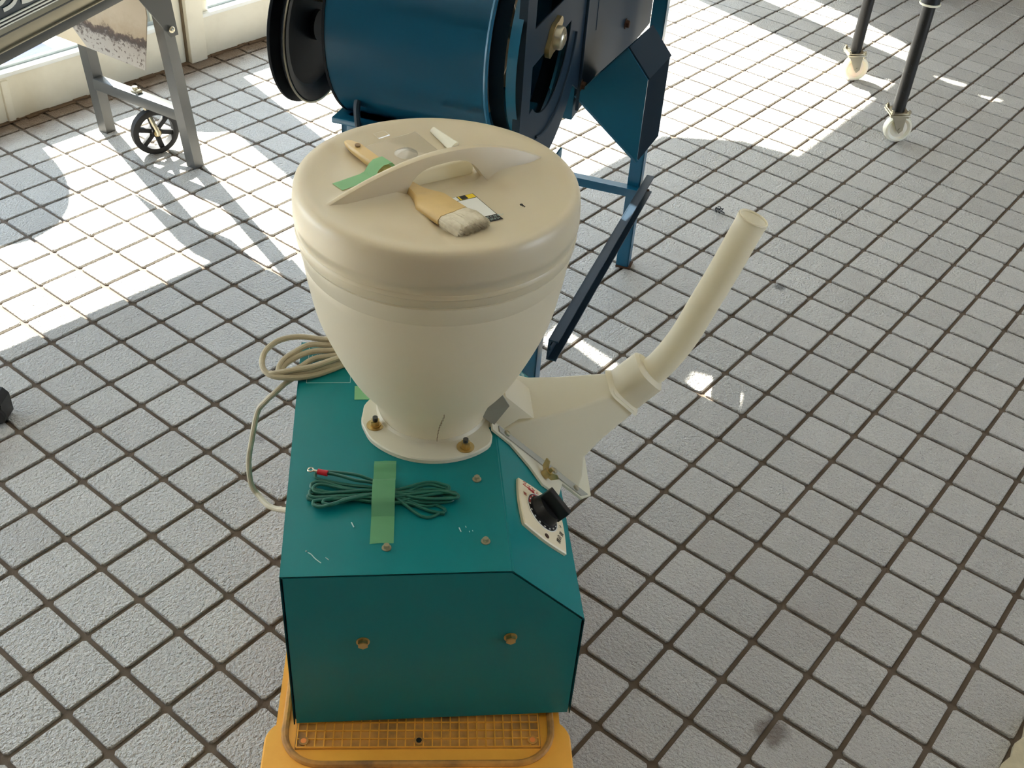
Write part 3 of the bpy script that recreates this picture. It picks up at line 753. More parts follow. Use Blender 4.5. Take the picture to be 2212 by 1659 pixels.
# rim of the hand recess behind/under the handle
def lidp(x, y, dz=0.0):
    r = math.hypot(x, y); rr = min(NR, key=lambda q: abs(q - r)) if r > .151 else r
    return Vector((HX + x, HY + y, lid_z(rr, math.atan2(y, x)) + dz))
bm = bmesh.new()
for off in (0.0,):
    add_box(bm, hc + hu * .006 + hv * .022 + Vector((0, 0, .641)), (.106, .008, .022), rot=Matrix((hu, hv, Vector((0, 0, 1)))).transposed(), bev=.0035, seg=3)
part('recess_wall', bm, M['plastic2'], lid)
# sticker
st4 = [(.041, -.010), (.071, -.080), (.0255, -.100), (-.006, -.031)]
def sticker(uv, lift):
    (a, b2) = uv; p = [Vector((q[0], q[1])) for q in st4]; q = p[0] * (1 - a) * (1 - b2) + p[3] * a * (1 - b2) + p[1] * (1 - a) * b2 + p[2] * a * b2
    return lidp(q.x, q.y, lift)
def st_patch(a0, a1, b0, b1, lift, nx=8, ny=10):
    b = bmesh.new(); g = [[b.verts.new(sticker((a0 + (a1 - a0) * i / nx, b0 + (b1 - b0) * j / ny), lift)) for j in range(ny + 1)] for i in range(nx + 1)]
    for i in range(nx):
        for j in range(ny): b.faces.new((g[i][j], g[i + 1][j], g[i + 1][j + 1], g[i][j + 1]))
    return b
stk = part('label_sticker', st_patch(0, 1, 0, 1, .0005), M['blackprint'], lid, label='white label sticker with yellow and black bands')
part('label_field', st_patch(.02, .98, .16, .80, .0008), M['white'], stk); part('yellow_box', st_patch(.02, .42, .012, .145, .0008), M['yellow'], stk)
part('label_field', st_patch(.44, .98, .012, .145, .0008), M['white'], stk)
part('black_box', st_patch(.22, .38, .02, .14, .0011, 4, 4), M['blackprint'], stk)
part('label_line', st_patch(.0, 1, .145, .158, .0009, 8, 1), M['blackprint'], stk)
sx_ = (Vector(st4[0]) - Vector(st4[3])).normalized(); sy_ = (Vector(st4[0]) - Vector(st4[1])).normalized()
pz = sticker((.97, .965), .0012); SM = frame(pz, (sx_.x, sx_.y, 0), (-sx_.y, sx_.x, 0), (0, 0, 1))
part('lettering', text_bm('\u7a7a\u904b\u8ee2\u3057\u306a\u3044\u3067\u304f\u3060\u3055\u3044', .0042, SM), M['print'], stk, smooth=0)
pz = sticker((.52, .885), .0012); SM2 = frame(pz, (sx_.x, sx_.y, 0), (-sx_.y, sx_.x, 0), (0, 0, 1))
part('lettering', text_bm('\u5165\u308c\u3066\u304f\u3060\u3055\u3044', .0046, SM2), M['print'], stk, smooth=0)
bm = bmesh.new()
for x, y, r in ((.095, -.046, .002), (.0965, -.049, .0013), (.098, -.0515, .001)): add_cyl(bm, lidp(x, y, -.0002), lidp(x, y, .0005), r, 8)
part('ink_mark', bm, M['blackprint'], lid)

# ------------------------------------------------------------------ things on the lid
def M3(rz=0): return None
dir2 = Vector((.596, -.803)); prp = Vector((.803, .596))
def bp(s, w, z): q = Vector((-.109, .083)) + dir2 * s + prp * w; return Vector((HX + q.x, HY + q.y, z))
br = thing('flat_brush', 'pale wooden handled flat brush lying under the white lid handle', 'brush', A0, TM)
bm = bmesh.new(); rings = []
for s, w, z0, t in ((0, .003, .6475, .005), (.006, .0055, .6465, .007), (.02, .0085, .6455, .009), (.045, .0088, .6430, .010), (.075, .0078, .6405, .011), (.10, .0072, .6385, .011), (.122, .0072, .6372, .012), (.138, .0085, .6364, .0125), (.150, .0125, .636, .013), (.160, .0182, .636, .0135), (.1665, .0222, .636, .0135), (.1685, .0226, .636, .0135), (.206, .0226, .636, .0135)):
    sec_ = [(-w, .3), (-w, .7), (-w * .8, 1), (w * .8, 1), (w, .7), (w, .3), (w * .8, 0), (-w * .8, 0)]
    rings.append([bp(s, a, z0 + t * b) for a, b in sec_])
add_loft(bm, rings); part('handle', bm, M['wood'], br, smooth=50)
part('hang_hole', cyl(bp(.024, 0, .6552), bp(.024, 0, .6568), .0035, 16), M['stain'], br)
bm = bmesh.new(); rings = []
for s, w, z0, t in ((.204, .0208, .6378, .0105), (.212, .0222, .6366, .0130), (.224, .0226, .636, .0150), (.234, .0222, .6355, .0150), (.240, .0216, .6355, .0135)):
    sec_ = [(-w, .3), (-w, .7), (-w * .85, 1), (-w * .4, 1.04), (0, 1), (w * .4, 1.04), (w * .85, 1), (w, .7), (w, .3), (w * .8, 0), (-w * .8, 0)]
    rings.append([bp(s, a + random.uniform(-.0004, .0004), z0 + t * b) for a, b in sec_])
add_loft(bm, rings)
rnd = random.Random(3)
for k in range(700):
    w = rnd.uniform(-.0205, .0205); z = rnd.uniform(0, 1); s1 = .241 + rnd.uniform(-.004, .005)
    p0 = bp(.205, w * .98, .6376 + .0108 * z); p1 = bp(.222, w * 1.08 + rnd.uniform(-.001, .001), .6362 + .0150 * z); p2 = bp(s1, w * 1.06 + rnd.uniform(-.001, .001), .6355 + .0150 * z + rnd.uniform(-.001, .0008))
    add_tube(bm, [p0, p1, p2], .00038, 3, cap=False)
part('bristles', bm, M['bristle'], br)
# tape strip over the brush handle, lying on the lid
bm = bmesh.new(); tl, tw = 22, 5
def tape_pt(u, v):
    a = Vector((-.117, -.006)); b = Vector((-.002, .082)); q = a + (b - a) * u; nn = Vector((-(b - a).y, (b - a).x)).normalized(); q = q + nn * (v - .5) * .020
    q = q + Vector((0, -.010))
    dd = abs((q - Vector((-.109, .083))).dot(prp)); h = .0008
    base = lidp(q.x, q.y).z
    ss = (q - Vector((-.109, .083))).dot(dir2)
    bump = .6545 + .0012 - base if -.01 < ss < .2 else 0
    if bump > 0: h = max(h, bump * (1 if dd < .0095 else max(0, 1 - (dd - .0095) / .012)))
    return Vector((HX + q.x, HY + q.y, base + h))
g = [[bm.verts.new(tape_pt(i / tl, j / tw)) for j in range(tw + 1)] for i in range(tl + 1)]
for i in range(tl):
    for j in range(tw): bm.faces.new((g[i][j], g[i + 1][j], g[i + 1][j + 1], g[i][j + 1]))
bm.transform(Matrix.Translation(A0) @ Matrix.Rotation(TM, 4, 'Z'))
tag(obj('masking_tape', bm, M['tape_pale']), 'green masking tape strip holding brush handle down on the lid', 'tape')
# clear plastic wallet with a round lens
wl_ = thing('clear_plastic_wallet', 'clear plastic magnifier wallet lying on the lid behind the handle', 'plastic wallet', A0, TM)
wp = [(-.088, .085), (-.024, .129), (.010, .080), (-.052, .040)]
bm = bmesh.new(); bm.faces.new([bm.verts.new(lidp(x, y, .0016)) for x, y in wp]); add_tube(bm, [lidp(x, y, .0016) for x, y in wp], .0006, 6, closed=True); part('sheet', bm, M['clear'], wl_, smooth=0)
c = lidp(-.036, .078, .0018)
part('lens', lathe([(0, .0055), (.006, .005), (.011, .0035), (.0145, .001), (.0148, 0), (0, 0)], 32), M['clear'], wl_, loc=c)
bm = bmesh.new(); tb = [lidp(x, y, .002) for x, y in ((-.070, .107), (-.056, .117), (-.063, .126), (-.076, .116))]
add_tube(bm, tb, .0009, 6, closed=True); part('hang_tab', bm, M['clear'], wl_)
bm = bmesh.new(); add_tube(bm, [lidp(-.002, .134, .0025), lidp(.012, .112, .004), lidp(.024, .090, .005)], lambda s: .004 + .004 * s, 12, flat=.5)
part('recess_glint', bm, M['nylon'], wl_, label='whitish strip, pale colour for the light on the recess edge')  # pale strip stands in for light caught by the recess edge

# ------------------------------------------------------------------ green earth wire bundle and tape
wr = thing('earth_wire', 'bundle of dark green earth wire taped on top of the teal cabinet', 'wire', A0, TM)
rnd = random.Random(11); zt = H + .0024
P = [Vector((.0415, .1622, zt + .010)), Vector((.062, .157, zt + .010)), Vector((.085, .148, zt + .009)), Vector((.118, .137, zt + .008))]
loops = [(.196, .094, .030, .152), (.206, .134, .029, .122), (.211, .118, .034, .104), (.203, .142, .031, .137), (.213, .124, .027, .121), (.197, .112, .038, .109), (.207, .128, .033, .145), (.200, .139, .046, .107)]
for i, (xr, yr, xl, yl) in enumerate(loops):
    z = zt + .0018 * (i % 5); z2 = zt + .0018 * ((i + 2) % 5); d = .008 + rnd.uniform(0, .006); e = 1 if yr < .123 else -1
    ym = .124 + rnd.uniform(-.012, .014)
    P += [Vector((xr - .03, yr - e * .003, z)), Vector((xr - .006, yr + e * .002, z)), Vector((xr, yr + e * d * .6, z)), Vector((xr - .006, yr + e * d * 1.2, z)), Vector((.165, .5 * (yr + .124) + e * d, z)), Vector((.118, ym, z2)), Vector((.075, .5 * (yl + .126), z2))]
    e2 = 1 if yl < .124 else -1
    P += [Vector((xl + .012, yl, z2)), Vector((xl + .002, yl + e2 * .002, z2)), Vector((xl, yl + e2 * d * .6, z2)), Vector((xl + .004, yl + e2 * d * 1.2, z2)), Vector((.07, .5 * (yl + .126) + e2 * d * .6, z)), Vector((.118, .124 + rnd.uniform(-.013, .013), z))]
P += [Vector((.150, .112, zt + .002)), Vector((.175, .100, zt + .001)), Vector((.195, .094, zt))]
part('wire', tube(smooth_path(P, 5), .0021, 8), M['greenwire'], wr)
P2_ = smooth_path([(.122, .149, zt + .0005), (.105, .155, zt + .002), (.085, .160, zt + .007), (.052, .1675, zt + .006), (.038, .169, zt + .005), (.034, .163, zt + .004), (.04, .157, zt + .003), (.075, .146, zt + .003), (.118, .138, zt + .004)], 6)
part('wire', tube(P2_, .0021, 8), M['greenwire'], wr)
part('sleeve', cyl((.0375, .1640, zt + .010), (.0500, .1600, zt + .010), .0038, 14), M['redsleeve'], wr)
bm = bmesh.new(); add_tube(bm, [Vector((.0285 + .0035 * math.cos(a), .1675 + .0035 * math.sin(a), zt + .010)) for a in [2 * PI * k / 20 for k in range(20)]], .0011, 6, closed=True); add_cyl(bm, (.0315, .1662, zt + .010), (.0385, .1637, zt + .010), .0017, 8)
part('ring_terminal', bm, M['steel'], wr)
bm = bmesh.new(); tp = []
for k in range(49):
    y = .0485 + .1455 * k / 48; dd = abs(y - .127)
    z = H + .0006 + (.0150 * (1 - max(0, (dd - .017) / .016) ** 1) if dd < .033 else 0)
    if abs(y - .183) < .008: z += .0035 * math.cos((y - .183) / .008 * PI / 2)
    tp.append((y, z))
g = []
for k, (y, z) in enumerate(tp):
    x0 = .1035 + (y - .05) * .033; w = .0285
    g.append([bm.verts.new(Vector((x0 + w * j / 4 + (rnd.uniform(-.0005, .0005) if k == 0 else 0), y + (rnd.uniform(-.0008, .0008) if k in (0, 48) else 0), z + .0004 * math.sin(j + k * .8)))) for j in range(5)])
for k in range(48):
    for j in range(4): bm.faces.new((g[k][j], g[k + 1][j], g[k + 1][j + 1], g[k][j + 1]))
bm.transform(Matrix.Translation(A0) @ Matrix.Rotation(TM, 4, 'Z'))
tag(obj('masking_tape', bm, M['tape']), 'green masking tape strip across the wire bundle on the teal cabinet', 'tape')
bm = bmesh.new(); add_box(bm, (.092, .336, H + .0006), (.024, .03, .0005)); bm.transform(Matrix.Translation(A0) @ Matrix.Rotation(TM, 4, 'Z'))
tag(obj('masking_tape', bm, M['tape_pale'], smooth=0), 'short green tape piece stuck on cabinet behind the hopper foot', 'tape')

# ------------------------------------------------------------------ power cord
pc = thing('power_cord', 'beige power cord coiled over the back corner of the teal cabinet', 'cord', A0, TM)
zc = H + .0042
P = [(.20, .42, zc + .010), (.12, .438, zc + .014), (.075, .436, zc + .018), (.039, .433, zc + .018), (-.001, .440, zc + .018), (-.029, .431, zc + .018), (-.046, .410, zc + .016), (-.050, .389, zc + .013), (-.046, .372, zc + .010), (-.034, .361, zc + .008), (-.017, .358, zc + .007), (.004, .362, zc + .004), (.03, .375, zc), (.07, .40, zc), (.11, .425, zc + .004), (.10, .437, zc + .008),
     (.043, .428, zc + .012), (.014, .428, zc + .012), (-.006, .411, zc + .012), (-.021, .394, zc + .010), (-.027, .376, zc + .006), (-.020, .366, zc + .006), (.01, .372, zc + .006), (.06, .397, zc + .004), (.10, .422, zc + .008), (.09, .428, zc + .008),
     (.047, .420, zc + .008), (.014, .416, zc + .008), (-.013, .396, zc + .007), (-.023, .378, zc + .004), (-.015, .366, zc), (.015, .377, zc + .009), (.06, .402, zc + .008), (.10, .418, zc + .012),
     (.052, .413, zc + .004), (.022, .407, zc + .003), (.002, .388, zc + .002), (-.012, .377, zc + .003), (-.020, .368, zc + .004), (-.028, .364, zc + .006), (-.036, .3665, zc + .008), (-.034, .3630, zc + .010), (-.006, .3670, zc + .013), (.023, .3770, zc + .012), (.06, .397, zc + .012), (.10, .41, zc + .003)]
part('coil', tube(smooth_path(P, 6), .0042, 10), M['cord'], pc)
P = [(.01, .379, zc + .002), (-.016, .363, .286), (-.032, .351, .277), (-.045, .352, .262), (-.058, .350, .243), (-.0655, .318, .217), (-.0695, .298, .194), (-.0660, .279, .170), (-.055, .266, .160), (-.040, .239, .168), (-.025, .221, .178), (-.010, .19, .207), (.003, .172, .222)]
part('lead', tube(smooth_path(P, 6), .0040, 10), M['cord'], pc)

# ------------------------------------------------------------------ blue winnowing machine
BA = math.radians(20); BL = Vector((-.403, .604, 0))
fan = thing('winnowing_machine', 'dark blue painted grain winnowing machine behind the white hopper', 'winnower', BL, BA)
FC = (-.701, .796); UL, UR = -.335, -.085
bm = bmesh.new(); prof = []
def drum(u0, u1, r, n=72, a0=0, a1=2 * PI):
    b = bmesh.new(); R2 = []
    for u, rr in ((u0, r), (u1, r)):
        R2.append([b.verts.new((u, FC[0] + rr * math.cos(a0 + (a1 - a0) * k / n), FC[1] + rr * math.sin(a0 + (a1 - a0) * k / n))) for k in range(n)])
    for k in range(n): b.faces.new((R2[0][k], R2[0][(k + 1) % n], R2[1][(k + 1) % n], R2[1][k]))
    return b, R2
b, R2 = drum(UL, UR, .165); 
bmesh.ops.solidify(b, geom=b.faces[:], thickness=-.002)
part('fan_drum', b, M['blue'], fan)
b, R2 = drum(UL - .004, UL, .166); bmesh.ops.contextual_create(b, geom=[e for e in b.edges if all(abs(v.co.x - UL + .004) < 1e-5 for v in e.verts)])
part('drum_end', b, M['navy'], fan)
# right rim and recessed band between drum and side plate
bm = bmesh.new(); add_tube(bm, [Vector((UR, FC[0] + .1655 * math.cos(a), FC[1] + .1655 * math.sin(a))) for a in [2 * PI * k / 72 for k in range(72)]], .0035, 8, closed=True); part('drum_rim', bm, M['blue'], fan)
b, R2 = drum(UR, -.062, .152); part('drum_neck', b, M['darkblue'], fan)
b, R2 = drum(-.058, -.043, .155); part('drum_neck', b, M['blue'], fan)
# side plate with round inlet
SM_ = frame((-.040, 0, 0), (0, 1, 0), (0, 0, 1), (1, 0, 0))
outer = [(-.505, 1.06), (-.835, 1.06), (-.835, .70)] + [(FC[0] + .205 * math.cos(a), FC[1] + .205 * math.sin(a)) for a in [math.radians(d) for d in range(-118, -38, 6)]] + [(-.505, .64)]
def arc(r, d0, d1, st=6): return [(FC[0] + r * math.cos(math.radians(d)), FC[1] + r * math.sin(math.radians(d))) for d in range(d0, d1 + 1, st)]
low = [(-.793, .787), (-.793, .713)] + [p for p in arc(.108, -130, -3) if p[0] > -.79] + [(-.596, .800), (-.600, .828)]
# inlet opening split by the bearing bar (bar runs up to the right)
lower = [(-.792, .783), (-.792, .715)] + [p for p in arc(.108, -138, 0) if p[0] > -.79 and p[1] < .80] + [(-.604, .776)]
upper = [(-.792, .845), (-.700, .875)] + [(-.605, .905)] + [(-.62, .99), (-.792, .99)]
lower = [(-.792, .785), (-.792, .712)] + [p for p in arc(.110, -136, -8, 8) if p[0] > -.79] + [(-.593, .795), (-.594, .786 + .02)]
lower = [(-.792, .788), (-.792, .712)] + [p for p in arc(.110, -132, -12, 8)] + [(-.590, .780)]
upper = [(-.792, .842), (-.598, .838), (-.60, .96), (-.792, .96)]
lower = [(-.792, .786), (-.792, .712)] + arc(.110, -132, -12, 8) + [(-.592, .790)]
b = fill2d(outer, [lower, upper], .003, SM_)
sp = part('side_plate', b, M['bluegrey'], fan, smooth=0)
bm = bmesh.new(); add_tube(bm, [Vector((-.0375, FC[0] + .147 * math.cos(math.radians(d)), FC[1] + .147 * math.sin(math.radians(d)))) for d in range(-110, -12, 6)], .0028, 6); part('pressed_bead', bm, M['bluegrey'], sp)
part('edge_fold', box((-.044, -.8355, .88), (.012, .003, .36)), M['bluegrey'], sp)
# bearing on its bar
bc = Vector((-.038, FC[0] - .003, FC[1] + .006)); bm = bmesh.new()
RT = Matrix.Rotation(math.radians(-22), 4, 'X')
b = bmesh.new(); add_prism(b, [(.030 * math.cos(a) * (1.25 if abs(math.sin(a)) < .5 else .8), .021 * math.sin(a)) for a in [2 * PI * k / 24 for k in range(24)]], .007, frame(bc, (0, .86, .5), (0, -.5, .86), (1, 0, 0)))
bear = part('bearing', b, M['brass'], fan)
part('bearing_boss', lathe([(0, .016), (.006, .016), (.007, .0145), (.011, .0145), (.0125, .013), (.0165, .012), (.018, .009), (.018, 0)], 32), M['steel'], bear, loc=bc + Vector((.006, 0, 0)), rot=(0, PI / 2, 0))
b = bmesh.new(); add_cyl(b, (UL - .13, *FC), (-.04, *FC), .009, 16); part('shaft', b, M['steel'], fan)
# fan vanes seen through the inlet
bm = bmesh.new()
for k in range(4):
    a = math.radians(32 + 90 * k); add_box(bm, (-.2, FC[0] + .08 * math.cos(a), FC[1] + .08 * math.sin(a)), (.22, .13, .003), rot=Matrix.Rotation(a, 3, 'X'))
part('fan_blade', bm, M['tan'], fan)
# body behind the drum
part('body', box((-.19, -.215, .83), (.292, .575, .50), bev=.002), M['blue'], fan)
body = solid([[(-.038, -.503, .60), (-.038, .075, .565), (-.038, .075, 1.06), (-.038, -.503, 1.06)]], .003)
bplate = part('body_plate', body, M['bluegrey'], fan)
part('body_plate_fold', box((-.037, -.500, .83), (.006, .008, .46), bev=.001), M['bluegrey'], bplate)
for q in ((-.034, -.188, .651), (-.034, -.497, .645)):
    part('bolt', hexbolt(bmesh.new(), q, (1, 0, 0), .0075, .006, .010), M['rust'], bplate)
bm = bmesh.new(); add_tube(bm, [Vector((-.036, -.455, 1.0)), Vector((-.036, -.47, .86)), Vector((-.036, -.435, .80)), Vector((-.036, -.43, .72))], .002, 6); part('pressed_bead', bm, M['bluegrey'], bplate)
# flange line, latch under the drum
part('drum_flange', box((-.205, -.800, .655), (.285, .060, .010), bev=.002), M['blue'], fan)
part('lower_housing', box((-.20, -.690, .635), (.26, .25, .05), bev=.003), M['blue'], fan)
bm = bmesh.new(); lx = -.300
add_box(bm, (lx, -.822, .700), (.018, .004, .030)); add_tube(bm, smooth_path([Vector((lx, -.826, .704)), Vector((lx, -.836, .690)), Vector((lx, -.834, .660)), Vector((lx, -.822, .640))], 4), .005, 8, flat=1.3)
part('toggle_latch', bm, M['bluegrey'], fan)
# legs: L-section steel
def legL(u, v, z1, su, sv):
    b = bmesh.new(); s = .030; t = .003
    add_box(b, (u + su * t / 2, v + sv * s / 2, z1 / 2), (t, s, z1)); add_box(b, (u + su * s / 2, v + sv * t / 2, z1 / 2), (s, t, z1)); return b
for u, v, su, sv in ((.012, -.014, -1, 1), (.012, -.80, -1, 1), (-.345, -.80, 1, 1), (-.395, .0, 1, -1)):
    z1 = 1.0 if v > -.1 and u > 0 else .66
    lg = part('leg', legL(u, v, z1, su, sv), M['blue'], fan)
part('foot_pad', box((0, 0, .002), (.036, .036, .004), bev=.001), M['rust'], fan)
# cross stretcher (channel) at the back, diagonal tie towards the front
bm = bmesh.new(); add_box(bm, (-.165, -.012, .205), (.35, .003, .030)); add_box(bm, (-.165, -.022, .219), (.35, .022, .003)); part('stretcher', bm, M['blue'], fan)
p0 = Vector((.022, .006, .224)); p1 = Vector((.030, -.80, .300)); dv = (p1 - p0).normalized()
bm = bmesh.new(); X_ = Vector((1, 0, 0)); Z_ = X_.cross(dv).normalized(); L_ = (p1 - p0).length
RM = Matrix((X_, dv, -Z_)).transposed()
for off, s in (((.0, 0, 0), (.003, L_, .040)), ((.008, 0, .0185), (.016, L_, .003)), ((.008, 0, -.0185), (.016, L_, .003)), ((.002, 0, .004), (.004, L_, .010))):
    add_box(bm, (p0 + p1) / 2 + X_ * off[0] - Z_ * off[2], s, rot=RM)
tie = part('diagonal_tie', bm, M['bluegrey'], fan)
part('bolt', hexbolt(bmesh.new(), (.024, .004, .205), (1, 0, 0), .006, .006, .009), M['rust'], tie)
# side spout box
VS = -.50
fp = [(-.042, .627), (.040, .727), (.081, .679), (.082, .526)]
f = [(u, VS, z) for u, z in fp]; bk = [(u + .011, VS + .125, z - .002) for u, z in fp]
part('spout_front', solid([f], .003), M['blue'], fan)
part('spout_side', solid([[f[2], bk[2], bk[3], f[3]]], .003), M['darkblue'], fan)  # face turned from the sun, its shade put into a darker colour
part('spout_lip', solid([[f[1], bk[1], bk[2], f[2]]], .003), M['bluegrey'], fan)
part('spout_floor', solid([[f[0], bk[0], bk[3], f[3]]], .003), M['blue'], fan)
part('spout_back', solid([bk], .003), M['blue'], fan)
b = bmesh.new(); add_tube(b, [f[0], f[3]], .004, 6); part('spout_hem', b, M['blue'], fan)
# pulley on the left end of the shaft
pv, pz_ = -.700, .748
pul = lathe([(.020, -.014), (.024, -.014), (.024, -.006), (.095, -.004), (.104, -.012), (.124, -.015), (.126, -.013), (.126, -.009), (.114, -.002), (.112, 0), (.114, .002), (.122, .009), (.122, .013), (.119, .015), (.104, .012), (.095, .004), (.024, .006), (.024, .014), (.020, .014), (0, .014), (0, -.014)], 72)
po = part('pulley', pul, M['navy'], fan, loc=(-.440, pv, pz_), rot=(0, PI / 2, 0))
bm = bmesh.new(); add_tube(bm, [Vector((.1225 * math.cos(a), .1225 * math.sin(a), .0135)) for a in [2 * PI * k / 72 for k in range(72)]], .0018, 6, closed=True)
part('rim_highlight', bm, M['steel'], po)  # pale steel ring stands in for the highlight along the rim
# unseen hopper box added on top (above the frame) to shade the mill
b = bmesh.new(); add_loft(b, [[Vector((x, y, 1.06)) for x, y in ((-.33, -.50), (-.045, -.50), (-.045, .07), (-.33, .07))], [Vector((x, y, 1.25)) for x, y in ((-.39, -.55), (.015, -.55), (.015, .12), (-.39, .12))]], True, False)
part('shade_hopper', b, M['blue'], fan)

# ------------------------------------------------------------------ grain grader on the left
GA = math.radians(7.06); GO = Vector((-1.50, .195, 0))
gg = thing('grain_grader', 'grey steel framed grain grader with lettered dark panel by the window', 'grader', GO, GA)
def leg4(u, v, z1, lean, s=.031):
    b = bmesh.new(); r0 = [Vector((u + a * s / 2, v + c * s / 2, 0)) for a, c in ((-1, -1), (1, -1), (1, 1), (-1, 1))]
    add_loft(b, [r0, [q + Vector((0, lean * z1, z1)) for q in r0]]); return b
part('leg', leg4(-.010, .006, .53, -.115), M['greysteel'], gg); part('leg', leg4(-.340, .006, .50, -.075), M['greysteel'], gg)
cbz = .150
part('cross_bar', box((-.175, -.010, cbz), (.30, .030, .030), bev=.001), M['greysteel'], gg)
bm = bmesh.new(); add_box(bm, (-.178, -.012, cbz + .018), (.022, .016, .008), bev=.002); add_cyl(bm, (-.180, -.012, cbz + .02), (-.180, -.012, cbz + .030), .007, 10); add_cyl(bm, (-.168, -.020, cbz + .018), (-.168, -.004, cbz + .018), .006, 10)
part('bracket_bolt', bm, M['steel'], gg)
# wheel under the cross bar
WC = Vector((-1.640, .178, .0625)); wq = math.radians(-15)
wloc = Matrix.Rotation(-GA, 4, 'Z') @ (WC - GO)
bm = bmesh.new(); add_lathe(bm, [(.0625, -.010), (.0635, -.004), (.0635, .004), (.0625, .010), (.0555, .0125), (.0475, .011), (.0475, -.011), (.0555, -.0125)], 48, closed=True)
add_lathe(bm, [(.0135, .015), (.0135, -.015), (0, -.015), (0, .015)], 20, closed=True)
for k in range(6):
    a = 2 * PI * k / 6 + .25
    add_box(bm, (.033 * math.cos(a), .033 * math.sin(a), 0), (.046, .0125, .012), rot=Matrix.Rotation(a, 3, 'Z'), bev=.001)
wh = part('wheel', bm, M['rubber'], gg, loc=wloc); wh.rotation_euler = Matrix.Rotation(wq - GA, 3, 'Z').to_4x4().to_euler(); 
wh.rotation_euler = (Matrix.Rotation(wq - GA, 4, 'Z') @ Matrix.Rotation(PI / 2, 4, 'Y')).to_euler()
part('hub', cyl((0, 0, .014), (0, 0, .019), .0095, 20), M['brass'], wh)
bm = bmesh.new(); nrm = Vector((math.cos(wq - GA), math.sin(wq - GA), 0)); side = Vector((-nrm.y, nrm.x, 0))
q0 = wloc + nrm * .022; q1 = Vector((-.155, -.012, cbz - .014)) + nrm * .0
add_tube(bm, [q0 - Vector((0, 0, .004)), q0 + Vector((0, 0, .004)), (q0 + q1) / 2, q1], .0058, 8, flat=.8)
part('wheel_arm', bm, M['steel'], gg)
# sloped body: local axis s along -v with 7.5 deg fall
SL = math.radians(7.5); o0 = Vector((.018, -.145, .497)); sdir = Vector((0, -math.cos(SL), -math.sin(SL))); ndir = Vector((0, -math.sin(SL), math.cos(SL)))
def gb(s0, s1, h0, h1, u0, u1, bev=.001):
    b = bmesh.new(); c = o0 + sdir * (s0 + s1) / 2 + ndir * (h0 + h1) / 2 + Vector(((u0 + u1) / 2 - .018 + 0, 0, 0)); c.x = (u0 + u1) / 2
    add_box(b, c, (u1 - u0, s1 - s0, h1 - h0), rot=Matrix((Vector((1, 0, 0)), sdir, ndir)).transposed(), bev=bev); return b
SE = .84
part('lower_beam', gb(-.16, SE, 0.0, .021, -.02, .018), M['darkgrey'], gg); part('lower_beam', gb(-.16, SE, 0.0, .021, -.33, -.29), M['darkgrey'], gg)
part('beam_bead', gb(-.16, SE, .021, .024, -.01, .019, .0005), M['alu'], gg, label='pale edge bead')
part('side_trim', gb(-.16, SE, .024, .066, -.33, .014), M['alu'], gg, label='dull beige aluminium side trim')
part('trim_groove', gb(-.16, SE, .050, .0535, .0, .0146, .0004), M['darkgrey'], gg)
part('panel_rail', gb(-.16, SE, .066, .0685, -.33, .0155, .0004), M['white'], gg); part('panel_rail', gb(-.16, SE, .0685, .072, -.33, .0145, .0004), M['black'], gg)
part('panel_rail', gb(-.16, SE, .072, .0755, -.33, .0155, .0004), M['white'], gg); part('panel_rail', gb(-.16, SE, .0755, .079, -.33, .0145, .0004), M['black'], gg)
part('panel_rail', gb(-.16, SE, .079, .082, -.33, .0155, .0004), M['white'], gg)
pan = part('letter_panel', gb(-.16, SE, .082, .42, -.33, .013), M['panelblue'], gg)
# big white letters on the panel (only their feet are in view)
def gp(s, h): q = o0 + sdir * s + ndir * h; q.x = .0142; return q
for stroke, wdt in (([(.2700, .150), (.2770, .1150), (.2849, .1065), (.2901, .1026), (.2986, .0995), (.3098, .0982), (.3182, .0984)], .0040),
                    ([(.226, .150), (.2280, .098), (.236, .0945), (.2512, .0940), (.2633, .0950), (.272, .0971)], .0040), ([(.300, .150), (.3054, .1228), (.3119, .1166), (.321, .1134), (.3323, .1141)], .0040)):
    b = bmesh.new(); pp = smooth_path([gp(s_, h) for s_, h in stroke], 6)
    L2_ = []; R2_ = []
    for i, p in enumerate(pp):
        d = (pp[min(i + 1, len(pp) - 1)] - pp[max(i - 1, 0)]).normalized(); nn = d.cross(Vector((1, 0, 0))).normalized()
        L2_.append(p + nn * wdt); R2_.append(p - nn * wdt)
    ring = L2_ + R2_[::-1]
    add_loft(b, [ring, [q + Vector((.0008, 0, 0)) for q in ring]]); part('letter', b, M['white'], pan, smooth=0)
# gusset between beam and near leg
b = solid([[(.006, -.130, .500), (.006, -.0345, .365), (.006, -.010, .365), (.006, -.032, .56), (.006, -.13, .56)]], .004); gs = part('gusset', b, M['darkgrey'], gg)
part('bolt', lathe([(0, .006), (.004, .0056), (.0075, .003), (.0085, 0)], 20), M['steel'], gs, loc=(.011, -.0335, .385), rot=(0, PI / 2, 0))
part('bolt', cyl((.011, -.070, .520), (.014, -.070, .520), .012, 20), M['steel'], gs)
# chute sheet hanging below
ct = [(-.307, .336), (-.255, .285), (-.053, .279), (-.020, .42), (-.020, .50), (-.33, .47)]
part('chute', solid([[(u, -.078, z) for u, z in ct]], .003), M['stained'], gg, label='stained tan chute sheet')
part('chute_side', solid([[(-.40, -.060, .274), (-.255, -.078, .285), (-.307, -.078, .336), (-.39, -.060, .292)], [(-.39, -.060, .292), (-.307, -.078, .336), (-.33, -.078, .47), (-.40, -.06, .47)]], .002), M['tan'], gg)
# far pair of legs (outside the picture)
part('leg', leg4(-.010, -.95, .40, -.02), M['greysteel'], gg); part('leg', leg4(-.340, -.95, .40, -.02), M['greysteel'], gg)

